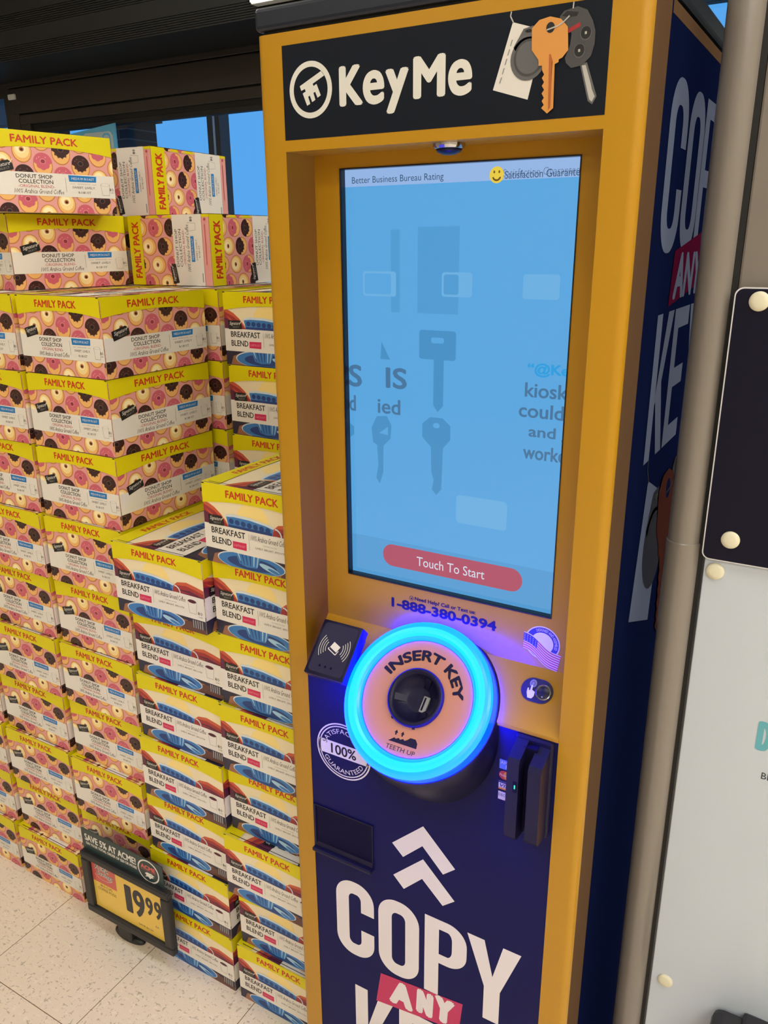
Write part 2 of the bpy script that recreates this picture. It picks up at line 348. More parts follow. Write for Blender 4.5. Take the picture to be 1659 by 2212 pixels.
    q = Mesh(); q.box(-.1, -.1, 0, .1, .1, 2.9, 'brick'); o = q.build('brick_pillar', loc=(-4.98, 3.72, -.02)); tag(o, 'reddish brick pillar outside by the left door jamb', 'pillar')
    # poster hanging in the doorway
    out = [(0, 0), (.538, 0), (.538, .379), (0, .330)]; A = Art(); A.poly(out, 'poster_blue', 0); A.poly([(.03, .02), (.515, .02), (.515, .335), (.20, .305), (.10, .27)], 'poster_dark', 1)
    A.rrect(.30, .12, .518, .345, .03, 'can_silver', 2); A.rrect(.445, .13, .500, .338, .018, 'poster_blue', 3); A.rrect(.452, .14, .494, .328, .016, 'can_silver', 4)
    for k in range(4): A.rect(.33, .15 + k * .045, .43, .175 + k * .045, 'poster_dark', 3)
    q = Mesh(); q.prism(out, lambda u, v: (u, 0, v), lambda u, v: (u, .006, v), 'poster_blue'); q.art(A, lambda u, v, L: (u, -.001 - L * .0004, v)); o = q.build('poster', loc=(-3.13, 2.164, 1.80))
    tag(o, 'blue poster with a silver can, hanging in the glass door', 'poster')
    # unseen ceiling lamps; back row added and right columns widened to brighten carton sides
    n = 0
    for x in (-1.7, .5, 2.3, 3.8):
        for y in (-4.6, -2.6, -.6, 1.0):
            r = empty('ceiling_light', (x, y, H)); tag(r, 'white fluorescent ceiling light in the %s row over the shop floor, %s column' % ({-4.6: 'front', -2.6: 'second', -.6: 'third', 1.0: 'back'}[y], {-1.7: 'leftmost', .5: 'second', 2.3: 'third', 3.8: 'rightmost'}[x]), 'light', 'ceiling lights over the shop floor')
            hw = .48 if x > 2 else .17; q = Mesh(); q.box(-.65, -hw, -.07, .65, hw, 0, 'lamp_housing', .006); q.build('housing', r)
            q = Mesh(); q.box(-.60, .03 - hw, -.085, .60, hw - .03, -.071, 'lamp_diffuser'); q.build('diffuser', r)
    r = empty('strip_light', (-1.35, 1.79, 2.462)); tag(r, 'small strip light fixed on the ribbed bulkhead over the door', 'light')
    q = Mesh(); q.box(-.08, .015, .0, .25, .056, .05, 'lamp_housing', .004); q.build('housing', r); q = Mesh(); q.box(-.07, 0, .004, .24, .0145, .046, 'lamp_diffuser'); q.build('diffuser', r)
setting()

# ------------------------------------------------------------------ printed coffee cartons
CW, CD, CH = .232, .280, .1505           # carton front width, depth, height
def donut(A, x, y, d, kind, L):
    r = d / 2
    A.ell(x, y - .04 * d, r * .98, r * 1.04, 'dough_edge', L, 18); A.ell(x, y - .03 * d, r * .90, r * .96, 'dough', L + 1, 18)
    if kind == 0:
        A.ell(x, y + .03 * d, r * .74, r * .76, 'glaze', L + 2, 16); A.ell(x - .04 * d, y + .10 * d, r * .5, r * .48, 'glaze_light', L + 2.5, 14)
        A.ell(x, y + .04 * d, r * .26, r * .22, 'dough_edge', L + 3, 10); A.ell(x, y + .03 * d, r * .15, r * .13, 'choc', L + 3.5, 8)
    else:
        c, l, k = (('choc', 'choc_light', 'slot_black'), ('frosting', 'frosting_light', 'frosting_dark'))[kind - 1]
        pts = []
        for i in range(22):
            a = 2 * math.pi * i / 22; rr = r * .95
            if math.sin(a) < -.25: rr *= (.86 if i % 2 else .70) if kind == 1 else (.80 if i % 3 else .72)
            pts.append((x + rr * math.cos(a), y + .09 * d + rr * .92 * math.sin(a)))
        A.poly(pts, c, L + 2)
        A.ell(x, y + .14 * d, r * .30, r * .24, l, L + 2.5, 10); A.ell(x, y + .135 * d, r * .24, r * .19, k, L + 3, 10)
        for q, w in ((125, .62), (150, .66), (60, .60)): A.ell(x + w * r * math.cos(R(q)), y + .09 * d + w * r * .9 * math.sin(R(q)), r * .09, r * .05, l, L + 3, 6, R(q + 90))
        if kind == 1:
            for q in (-150, -115, -80, -45): A.ell(x + .60 * r * math.cos(R(q)), y + .07 * d + .62 * r * math.sin(R(q)), r * .10, r * .035, l, L + 3, 6, R(q + 90))
def donuts(A, w, h, cx, cy, d, y0=0.0):
    i = 0; x = d * .12
    while x < w + d * .5:
        j = 0; y = h + (0 if i % 2 else -cy * .5)
        while y > y0 - d * .5:
            donut(A, x, y, d, ((1, 0, 2) if i % 2 else (2, 0, 1))[(j + i // 2) % 3], 1 + (j % 2) * .02); y -= cy; j += 1
        x += cx; i += 1
def brand_tag(A, x, y, w, h, L, rot=14):
    c, s = math.cos(R(rot)), math.sin(R(rot)); T = lambda p: (x + p[0] * c - p[1] * s, y + p[0] * s + p[1] * c)
    A.poly([T(p) for p in ((0, 0), (w * .97, 0), (w, h * .1), (w, h * .62), (w * .86, h), (0, h))], 'ink_black', L)
    A.text('Signature', w * .10, h * .38, w * .90, h * .86, 'ink_white', L + 1, .01, .35, 2, T); A.text('SELECT', w * .32, h * .16, w * .82, h * .36, 'ink_grey', L + 1, 0, 0, 1, T)
    A.line([T((w * .9, h * .66)), T((w * 1.08, h * 1.0))], .0012, 'ink_white', L + 1)
def band(w, h, rim=.25, mid=.185, f0=.235, f1=.735):
    A = Art(); n = 12; pts = [(0, h), (0, h * (1 - rim))] + [(w * k / n, h * (1 - rim + (rim - mid) * (1 - (2 * k / n - 1) ** 2))) for k in range(1, n)] + [(w, h * (1 - rim)), (w, h)]
    A.poly(pts, 'ink_yellow', 5.6)
    A.text('FAMILY PACK', w * f0, h * (1 - mid * .80), w * f1, h * (1 - mid * .28), 'ink_red', 6.4, .035, 0, 2)
    return A
def cup_icon(A, x, y, w, h, m, L, fill=None):
    A.line([(x, y + h), (x + w * .12, y), (x + w * .88, y), (x + w, y + h)], .0006, m, L)
    A.arc(x + w / 2, y + h, w * .47, w * .5, 0, 360, m, L, 14, .3)
    if fill: A.ell(x + w / 2, y + h, w * .48, w * .17, fill, L, 14)
def donut_face(w, h):
    A = Art((0, 0, w, h)); A.rect(0, 0, w, h, 'ink_pink', 0); donuts(A, w, h * .92, .0405, .0475, .0415)
    A.poly([(0, h * .215), (w, h * .205), (w, h * .50), (0, h * .50)], 'ink_white', 5)
    A.text('DONUT SHOP', w * .24, h * .425, w * .51, h * .475, 'ink_text', 6, .016); A.text('COLLECTION', w * .255, h * .362, w * .51, h * .412, 'ink_text', 6, .016)
    A.text('-ORIGINAL BLEND-', w * .25, h * .310, w * .52, h * .346, 'ink_crimson', 6); A.text('100% Arabica Ground Coffee', w * .215, h * .238, w * .585, h * .296, 'ink_text', 6, 0, .35, 1)
    A.rect(w * .605, h * .27, w * .608, h * .45, 'ink_grey', 6)
    A.poly([(w * .635, h * .405), (w * .85, h * .410), (w * .855, h * .485), (w * .632, h * .488)], 'ink_blue', 6); A.text('MEDIUM ROAST', w * .655, h * .43, w * .835, h * .462, 'ink_white', 6.5, .01, 0, 1)
    A.text('TASTING NOTES', w * .695, h * .372, w * .80, h * .386, 'ink_grey', 6, 0, 0, 1); A.line([(w * .64, h * .379), (w * .68, h * .379)], .0005, 'ink_grey', 6); A.line([(w * .815, h * .379), (w * .85, h * .379)], .0005, 'ink_grey', 6)
    A.text('SWEET, LIVELY,', w * .655, h * .315, w * .84, h * .348, 'ink_text', 6, 0, 0, 1); A.text('ROBUST', w * .70, h * .255, w * .80, h * .285, 'ink_text', 6, 0, 0, 1)
    cup_icon(A, w * .885, h * .245, w * .075, h * .14, 'ink_grey', 6); A.text('80', w * .955, h * .30, w * .99, h * .345, 'ink_text', 6, .01, 0, 1); A.text('CUPS', w * .96, h * .275, w * .99, h * .29, 'ink_text', 6, 0, 0, 1)
    brand_tag(A, w * .085, h * .455, w * .155, h * .125, 6.6)
    return A
def donut_turned(w, h):                     # the carton's other two sides, printed to read upright when the carton stands on end
    A = Art((0, 0, w, h)); A.rect(0, 0, w, h, 'ink_pink', 0); donuts(A, w, h * .86, .0395, .0475, .0405, h * .4)
    A.rect(0, h * .085, w, h * .44, 'ink_white', 5)
    A.text('DONUT SHOP', w * .27, h * .385, w * .80, h * .415, 'ink_text', 6, .01); A.text('COLLECTION', w * .27, h * .34, w * .80, h * .37, 'ink_text', 6, .01); A.text('-ORIGINAL BLEND-', w * .29, h * .30, w * .79, h * .325, 'ink_crimson', 6)
    A.text('100% Arabica Ground Coffee', w * .20, h * .245, w * .86, h * .285, 'ink_text', 6, 0, .35, 1); A.rect(w * .34, h * .188, w * .70, h * .228, 'ink_blue', 6); A.text('MEDIUM ROAST', w * .37, h * .198, w * .67, h * .218, 'ink_white', 6.5, .01, 0, 1)
    A.text('SWEET, LIVELY,', w * .36, h * .15, w * .66, h * .168, 'ink_text', 6, 0, 0, 1); A.text('ROBUST', w * .40, h * .122, w * .57, h * .138, 'ink_text', 6, 0, 0, 1)
    cup_icon(A, w * .77, h * .16, w * .12, h * .09, 'ink_grey', 6); A.text('80', w * .90, h * .19, w * .97, h * .225, 'ink_text', 6, .02, 0, 1); A.rect(w * .05, h * .10, w * .18, h * .112, 'ink_grey', 6)
    A.rect(w * .3, h * .045, w * .86, h * .052, 'ink_crimson', 6); A.ell(w * .93, h * .045, w * .02, w * .02, 'ink_crimson', 6, 10)
    brand_tag(A, w * .04, h * .40, w * .28, h * .075, 6.6, 10)
    return A
def scene_print(w, h):
    A = Art((0, 0, w, h)); A.rect(0, 0, w, h, 'cream', 0)
    A.ell(w * .48, h * .60, w * .155, h * .235, 'sun', 1, 26)
    for k, (m, dv) in enumerate((('mtn_orange', 0), ('mtn_red', .05), ('mtn_purple', .13))):
        A.poly([(0, h * (.78 - dv)), (w * .06, h * (.745 - dv)), (w * .11, h * (.71 - dv)), (w * .17, h * (.64 - dv)), (w * .22, h * (.56 - dv * .6)), (w * .25, h * .48), (0, h * .45)], m, 1 + k * .3)
        A.poly([(w * .64, h * .45), (w * .66, h * (.56 - dv * .4)), (w * .72, h * (.635 - dv * .8)), (w * .82, h * (.66 - dv)), (w * .92, h * (.63 - dv)), (w, h * (.60 - dv)), (w, h * .40), (w * .7, h * .40)], ('mtn_orange', 'mtn_red', 'mtn_purple')[k] if k < 2 else 'mtn_red', 1 + k * .3)
    A.poly([(w * .70, h * .54), (w * .85, h * .555), (w, h * .50), (w, h * .47), (w * .84, h * .52)], 'mtn_purple', 2); A.poly([(w * .72, h * .50), (w * .86, h * .51), (w, h * .45), (w, h * .43), (w * .84, h * .485)], 'mtn_purple', 2)
    A.poly([(w * .02, h * .68), (w * .09, h * .62), (w * .16, h * .55), (w * .14, h * .55), (w * .06, h * .62)], 'mtn_orange', 2.2)
    # cup above the strip
    A.poly([(w * .22, h * .645), (w * .24, h * .5), (w * .66, h * .47), (w * .68, h * .60), (w * .62, h * .625), (w * .45, h * .66), (w * .30, h * .665)], 'cup_rim', 2.6)
    A.poly([(w * .225, h * .62), (w * .25, h * .46), (w * .655, h * .44), (w * .675, h * .575), (w * .60, h * .60), (w * .45, h * .628), (w * .30, h * .632)], 'cup_blue', 3)
    for k in range(7): A.ell(w * (.275 + k * .058), h * (.575 - k * .004), w * .024, h * .034, 'cup_dark', 3.4, 10)
    A.rect(w * .24, h * .45, w * .66, h * .53, 'cup_dark', 3.2)
    A.arc(w * .69, h * .50, w * .05, w * .062, -60, 90, 'cup_rim', 3.2, 12)
    # below the strip
    A.rect(0, 0, w, h * .24, 'navy_print', 1); A.poly([(w * .05, 0), (w * .08, h * .12), (w * .18, h * .17), (w * .3, h * .19), (w * .8, h * .14), (w * .9, h * .06), (w * .92, 0)], 'table', 2.2)
    A.poly([(w * .78, h * .13), (w, h * .16), (w, 0), (w * .72, 0)], 'table_dark', 2.3); A.poly([(w * .84, h * .20), (w, h * .22), (w, h * .06), (w * .86, h * .06)], 'navy_print', 2.4)
    for k in range(5): A.rect(w * (.86 + .024 * k), h * .06, w * (.872 + .024 * k), h * .17, 'ink_grey', 2.6)
    A.ell(w * .44, h * .095, w * .33, h * .125, 'cup_rim', 2.8, 30); A.ell(w * .44, h * .090, w * .32, h * .115, 'cup_blue', 3, 30); A.ell(w * .45, h * .085, w * .24, h * .08, 'cup_dark', 3.2, 26)
    A.ell(w * .62, h * .075, w * .10, h * .035, 'cup_light', 3.4, 14, -.25); A.ell(w * .66, h * .055, w * .06, h * .02, 'cup_blue', 3.6, 12, -.25)
    A.poly([(w * .28, h * .24), (w * .33, h * .06), (w * .40, h * .035), (w * .50, h * .045), (w * .56, h * .24)], 'cup_blue', 3.8)
    for k in range(6): A.poly([(w * (.30 + k * .043), h * .24), (w * (.345 + k * .03), h * .06), (w * (.352 + k * .03), h * .06), (w * (.315 + k * .043), h * .24)], 'cup_dark' if k < 4 else 'cup_light', 4)
    A.poly([(w * .30, h * .23), (w * .34, h * .10), (w * .345, h * .10), (w * .32, h * .23)], 'cup_light', 4.2)
    # strip
    A.poly([(0, h * .19), (w, h * .185), (w, h * .495), (w * .70, h * .50), (w * .66, h * .495), (0, h * .50)], 'ink_white', 5)
    A.text('BREAKFAST', w * .07, h * .385, w * .405, h * .465, 'ink_black', 6, .018); A.text('BLEND', w * .07, h * .262, w * .265, h * .342, 'ink_black', 6, .018)
    A.poly([(w * .275, h * .245), (w * .41, h * .242), (w * .413, h * .335), (w * .278, h * .332)], 'ink_magenta', 6); A.text('LIGHT ROAST', w * .288, h * .272, w * .40, h * .302, 'ink_pink', 6.5, 0, 0, 1)
    A.rect(w * .438, h * .26, w * .441, h * .46, 'ink_grey', 6); A.text('100% Arabica Ground Coffee', w * .455, h * .39, w * .80, h * .46, 'ink_text', 6, 0, .35, 1)
    A.text('TASTING NOTES', w * .57, h * .345, w * .70, h * .36, 'ink_grey', 6, 0, 0, 1); A.text('LIVELY, BRIGHT, SMOOTH', w * .50, h * .29, w * .78, h * .318, 'ink_text', 6, 0, 0, 1)
    cup_icon(A, w * .825, h * .26, w * .095, h * .165, 'ink_grey', 6, 'ink_coffee'); A.text('80', w * .925, h * .255, w * .975, h * .305, 'ink_text', 6, .01, 0, 1); A.text('CUPS', w * .93, h * .22, w * .975, h * .238, 'ink_text', 6, 0, 0, 1)
    brand_tag(A, w * .05, h * .49, w * .15, h * .12, 6.6, 2)
    return A

def make_carton(kind):
    w, d, h = CW, CD, CH; x0, y0 = -w / 2, -d / 2
    sides = {'f': (w, lambda u, v, L: (x0 + u, y0 - (L + 1) * EPS, v)), 'r': (d, lambda u, v, L: (-x0 + (L + 1) * EPS, y0 + u, v)),
             'b': (w, lambda u, v, L: (-x0 - u, -y0 + (L + 1) * EPS, v)), 'l': (d, lambda u, v, L: (x0 - (L + 1) * EPS, -y0 - u, v))}
    body = Mesh(); body.box(x0, y0, 0, -x0, -y0, h - .001, 'carton_board'); lid = Mesh()
    paint = donut_face if kind == 'donut' else scene_print
    for k in 'fr' if kind == 'scene' else 'frbl':
        n, fn = sides[k]
        if k in 'fr' or kind == 'scene':
            body.art(paint(n, h), fn); lid.art(band(n, h), fn)
        else:                                  # turned print: text runs up the side
            tf = lambda a, b, L, fn=fn, n=n: fn(n - b, a, L)
            body.art(donut_turned(h, n), tf); lid.art(band(h, n, .165, .165, .10, .92), tf)
    top = lambda a, b, L: (-x0 - b, y0 + a, h + (L - .5) * EPS)
    lid.box(x0 - .0006, y0 - .0006, h - .006, -x0 + .0006, -y0 + .0006, h - .0002, 'ink_yellow')
    lid.art(paint(d, w), top); lid.art(band(d, w, .17, .15), top)
    A = Art()
    for a, b in ((0, 0), (w - .006, 0)): A.rect(a, h - .0022, a + .006, h - .0002, 'slot_black', 7)
    lid.art(A, sides['f'][1]); A = Art(); A.rect(.012, .004, w - .012, .0055, 'slot_black', 7.2); lid.art(A, lambda a, b, L: (x0 + a, y0 + b, h + L * EPS))
    o = body.build('coffee_carton'); l = lid.build('lid', o); return o, l
PROTO = {'donut': make_carton('donut'), 'scene': make_carton('scene')}
used = set()
def carton(kind, x, y, z, rz, label, group):        # x, y: centre of the carton's base
    src, lid = PROTO[kind]
    if kind in used:
        o = src.copy(); COL.objects.link(o); l = lid.copy(); COL.objects.link(l); l.parent = o
    else: o = src; used.add(kind)
    o.location = (x, y, z); o.rotation_euler = (0, 0, R(rz)); tag(o, label, 'coffee box', group); return o
ORD = ['topmost', 'second from the top', 'third from the top', 'fourth from the top', 'fifth from the top', 'sixth from the top', 'seventh from the top', 'eighth from the top', 'ninth from the top', 'bottom one']
def stack(kind, lefts, yfs, pitch, words, group, n):
    for i in range(n):
        k = n - 1 - i; lf = lefts[i]; yf = yfs[i]
        carton(kind, lf + CW / 2, yf + CD / 2, k * pitch, random.uniform(-.7, .7), words % (ORD[i] if i < n - 1 else 'on the floor'), group)
G1, G2 = 'blue-cup coffee cartons in the display', 'pink donut coffee cartons in the display'
# right to left along the display front; lists run from the top carton down
stack('scene', [-.232, -.233, -.234, -.239, -.240, -.246, -.241, -.246][:8], [.080, .093, .094, .086, .098, .076, .100, .088], .1522, 'blue-cup coffee carton against the kiosk, %s', G1, 8)
stack('scene', [-.476, -.470, -.474, -.480, -.488, -.492, -.494], [.072, .100, .094, .088, .096, .090, .090], .1522, 'blue-cup coffee carton in the stack right of the price sign, %s', G1, 7)
DL = [-.712, -.716, -.719, -.722, -.724, -.730, -.733, -.742, -.750, -.755]
stack('donut', DL, [.110, .112, .112, .108, .112, .106, .112, .100, .112, .098], .1525, 'pink donut carton in the tall corner stack behind the price sign, %s', G2, 10)
EL = [-.960, -.962, -.966, -.969, -.973, -.978, -.984, -.990, -.996, -1.003]
stack('donut', EL, [.112, .108, .112, .106, .112, .104, .110, .102, .110, .096], .1525, 'pink donut carton in the stack left of the corner stack, %s', G2, 10)
stack('donut', [v - .250 for v in EL], [.110, .112, .104, .112, .108, .104, .110, .102, .106, .098], .1525, 'pink donut carton in the stack at the left photo edge, %s', G2, 10)
# second row
for k in range(10):
    carton('scene', -.432 + CW / 2 + .002 * (k % 3), .398 + CD / 2, k * .1522, random.uniform(-.5, .5), 'blue-cup carton in the back stack behind the kiosk stack, %s' % (ORD[9 - k] if k else 'on the floor'), G1)
for x in (-.69, -.945):
    for k in range(10):
        carton('donut', x + CW / 2, .412 + CD / 2, k * .1525, 0, 'pink donut coffee carton hidden behind the tall corner stack', G2)
def corner(px, py, yaw, sx, sy):     # centre from one base corner
    c, s = math.cos(R(yaw)), math.sin(R(yaw)); a, b = sx * CW / 2, sy * CD / 2
    return px + a * c - b * s, py + a * s + b * c
x, y = corner(-.794, .174, -6.6, -1, 1); carton('donut', x, y, 1.5252, -6.6, 'pink donut coffee carton lying askew on top of the left stacks, under another one', G2)
x, y = corner(-.763, .110, -12.0, -1, 1); carton('donut', x, y - .0, 1.6772, -12.0, 'pink donut coffee carton highest on the left, nearest the poster', G2)
x, y = corner(-.521, .470, 2.8, -1, 1); carton('donut', x, y, 1.5255, 182.8, 'pink donut carton with sideways lettering, on the back stacks by the kiosk, lower of two', G2)
x, y = corner(-.773, .500, 1.0, -1, 1); carton('donut', x, y, 1.5255, 1.0, 'pink donut carton half hidden behind the askew carton, under the sideways one', G2)
x, y = corner(-.740, .535, 3.7, -1, 1); carton('donut', x, y, 1.6776, 183.7, 'pink donut carton with sideways lettering, upper of two, against the window', G2)

# ------------------------------------------------------------------ key-cutting kiosk
W, DEP, RX0, RX1 = .5064, .72, .0419, .4645
ZT, ZR, ZB, ZS, YB_ = 1.869, 1.7298, 1.0305, .9645, .0647
SX0, SX1, SZ0, SZ1 = .0851, .4213, 1.1126, 1.7104
def big_letter(A, ch, x0, z0, x1, z1, m, L, t=None, cut=None):      # heavy condensed capitals, drawn in a unit box
    w, h = x1 - x0, z1 - z0; t = t or w * .30; th = t * .92; r = w * .46; ri = max(r - t, w * .10)
    B = Art(); 
    def bar(pts, dl=0.0): B.poly([(x0 + a, z0 + b) for a, b in pts], m, L + dl)
    def rr(a0, a1, cx, cz):
        for k in range(10):
            p, q = R(a0 + (a1 - a0) * k / 10), R(a0 + (a1 - a0) * (k + 1) / 10)
            ro, ry = r, r * 1.05; iy = ri * 1.25
            bar([(cx + ri * math.cos(p), cz + iy * math.sin(p)), (cx + ro * math.cos(p), cz + ry * math.sin(p)), (cx + ro * math.cos(q), cz + ry * math.sin(q)), (cx + ri * math.cos(q), cz + iy * math.sin(q))])
    def ringo(gap=None):
        ry = r * 1.05
        for a0, cx, cz in ((90, r, h - ry), (0, w - r, h - ry), (180, r, ry), (270, w - r, ry)): rr(a0, a0 + 90, cx, cz)
        bar([(r, h - ry + ri * 1.25), (w - r, h - ry + ri * 1.25), (w - r, h), (r, h)]); bar([(r, 0), (w - r, 0), (w - r, ry - ri * 1.25), (r, ry - ri * 1.25)])
        for a, b in ((0, r - ri), (w - r + ri, w)):
            if gap and a > 0: bar([(a, ry), (b, ry), (b, gap[0]), (a, gap[0])]); bar([(a, gap[1]), (b, gap[1]), (b, h - ry), (a, h - ry)])
            else: bar([(a, ry), (b, ry), (b, h - ry), (a, h - ry)])
    if ch == 'O': ringo()
    elif ch == 'C': ringo((h * .385, h * .625))
    elif ch == 'P':
        bar([(0, 0), (t, 0), (t, h), (0, h)]); hh = h * .56; ry = r * 1.0; zc0 = h - hh
        bar([(t, h - th * .8), (w - r, h - th * .8), (w - r, h), (t, h)]); bar([(t, zc0), (w - r, zc0), (w - r, zc0 + th * .8), (t, zc0 + th * .8)])
        for a0, cz in ((0, h - r), (270, zc0 + r)):
            for k in range(10):
                p, q = R(a0 + 9 * k), R(a0 + 9 * (k + 1)); ii = r - th * .8; ix = max(r - t, .001)
                bar([(w - r + ix * math.cos(p), cz + ii * math.sin(p)), (w - r + r * math.cos(p), cz + r * math.sin(p)), (w - r + r * math.cos(q), cz + r * math.sin(q)), (w - r + ix * math.cos(q), cz + ii * math.sin(q))])
        bar([(w - t, zc0 + r), (w, zc0 + r), (w, h - r), (w - t, h - r)])
    elif ch == 'Y':
        c = w / 2; j = h * .42; tt = t * 1.05
        bar([(c - tt / 2, 0), (c + tt / 2, 0), (c + tt / 2, j), (c - tt / 2, j)])
        bar([(0, h), (c - tt / 2, j), (c, j), (c, j + h * .16), (tt * 1.08, h)]); bar([(w, h), (w - tt * 1.08, h), (c, j + h * .16), (c, j), (c + tt / 2, j)])
    elif ch == 'K':
        bar([(0, 0), (t, 0), (t, h), (0, h)]); bar([(w - t * 1.15, h), (w, h), (t * 1.9, h * .50), (t * .9, h * .38), (t, h * .46)], .2); bar([(w - t * 1.1, 0), (w, 0), (t * 1.75, h * .62), (t * 1.0, h * .46)], .4)
    elif ch == 'E':
        bar([(0, 0), (t, 0), (t, h), (0, h)]); 
        for b in (0, h / 2 - th / 2, h - th): bar([(t, b), (w if b != h / 2 - th / 2 else w * .92, b), (w if b != h / 2 - th / 2 else w * .92, b + th), (t, b + th)])
    for p, mm, l in B.P: A.poly(p, mm, l)
def keys_art(A, fx, k, mt, L0=1):     # card, fob, brass-coloured key and car key; coordinates in metres on the header
    P = lambda pts: [fx(*p) for p in pts]
    A.line(P([(.354, 1.8535), (.353, 1.849), (.357, 1.842)]), .0014 * k, mt['wire'], L0); A.poly(P([(.356, 1.843), (.393, 1.831), (.377, 1.765), (.335, 1.778)]), mt['card'], L0)
    if k < 1.5:
        for i in range(5): A.poly(P([(.3425 + i * .0028, 1.784 + i * .009), (.3437 + i * .0028, 1.784 + i * .009), (.3457 + i * .0028, 1.790 + i * .009), (.3445 + i * .0028, 1.790 + i * .009)]), 'art_grey_light', L0 + 1)
    def ell(cx, cz, rx, rz, m, L, n=26): A.poly(P([(cx + rx * math.cos(2 * math.pi * i / n), cz + rz * math.sin(2 * math.pi * i / n)) for i in range(n)]), m, L)
    A.poly(P([(.358, 1.818), (.369, 1.835), (.380, 1.837), (.386, 1.828), (.386, 1.815), (.37, 1.80)]), mt['fob'], L0 + 2)
    ell(.3755, 1.8055, .0205, .0215, mt['fob'], L0 + 2); ell(.3765, 1.8065, .0175, .0185, mt['fob2'], L0 + 3); ell(.3765, 1.8065, .0150, .0160, mt['fob'], L0 + 4); ell(.375, 1.8325, .004, .0016, mt['dark'], L0 + 4, 10)
    A.poly(P([(.4345, 1.794), (.442, 1.7955), (.4548, 1.762), (.4505, 1.7545), (.4455, 1.758)]), mt['fob'], L0 + 2); A.poly(P([(.4365, 1.793), (.4408, 1.793), (.4478, 1.774), (.449, 1.7695), (.4528, 1.762), (.4500, 1.7570), (.4470, 1.7595)]), mt['silver'], L0 + 3)
    A.poly(P([(.4095, 1.842), (.414, 1.8465), (.4285, 1.849), (.439, 1.8445), (.4455, 1.834), (.449, 1.824), (.449, 1.812), (.446, 1.801), (.437, 1.793), (.425, 1.7915), (.419, 1.797), (.4175, 1.802), (.4225, 1.814), (.4235, 1.824), (.417, 1.833), (.41, 1.838)]), mt['car'], L0 + 4)
    A.poly(P([(.412, 1.842), (.417, 1.846), (.430, 1.8435), (.428, 1.840), (.417, 1.8405)]), mt['dark'], L0 + 5); A.poly(P([(.419, 1.829), (.432, 1.834), (.433, 1.830), (.420, 1.825)]), mt['red'], L0 + 5)
    for bx, bz in ((.439, 1.823), (.433, 1.807)):
        ell(bx, bz, .0062, .0068, mt['fob3'], L0 + 5, 18); ell(bx, bz + .0004, .0055, .0060, mt['dark'], L0 + 6, 18); A.poly(P([(bx - .001, bz - .0012), (bx + .0012, bz - .001), (bx + .001, bz + .0016), (bx - .0012, bz + .0014)]), mt['silver'], L0 + 7)
    A.poly(P([(.399, 1.843), (.411, 1.8395), (.4192, 1.831), (.421, 1.809), (.415, 1.8025), (.411, 1.801), (.411, 1.7985), (.4068, 1.797), (.3885, 1.797), (.3885, 1.800), (.388, 1.803), (.380, 1.813), (.379, 1.834), (.387, 1.841)]), mt['key'], L0 + 8)
    A.poly(P([(.4068, 1.7975), (.4078, 1.754), (.401, 1.749), (.394, 1.755), (.3968, 1.758), (.3942, 1.762), (.3965, 1.765), (.3937, 1.7695), (.3963, 1.773), (.3935, 1.777), (.3958, 1.7805), (.393, 1.7848), (.3955, 1.788), (.393, 1.792), (.3925, 1.7975)]), mt['key2'], L0 + 8.2)
    A.poly(P([(.400, 1.807), (.402, 1.807), (.4042, 1.801), (.4045, 1.755), (.402, 1.752)]), mt['key3'], L0 + 9); A.poly(P([(.4035, 1.80), (.4060, 1.797), (.4066, 1.757), (.4050, 1.755)]), mt['key'], L0 + 9)
    ell(.4, 1.8325, .0048, .0052, mt['bg'], L0 + 9, 16)
    A.line(P([(.4205, 1.841), (.415, 1.8365), (.408, 1.833), (.396, 1.8305)]), .0014 * k, mt['wire'], L0 + 10); A.line(P([(.424, 1.8535), (.4235, 1.8475)]), .0014 * k, mt['wire'], L0 + 5)

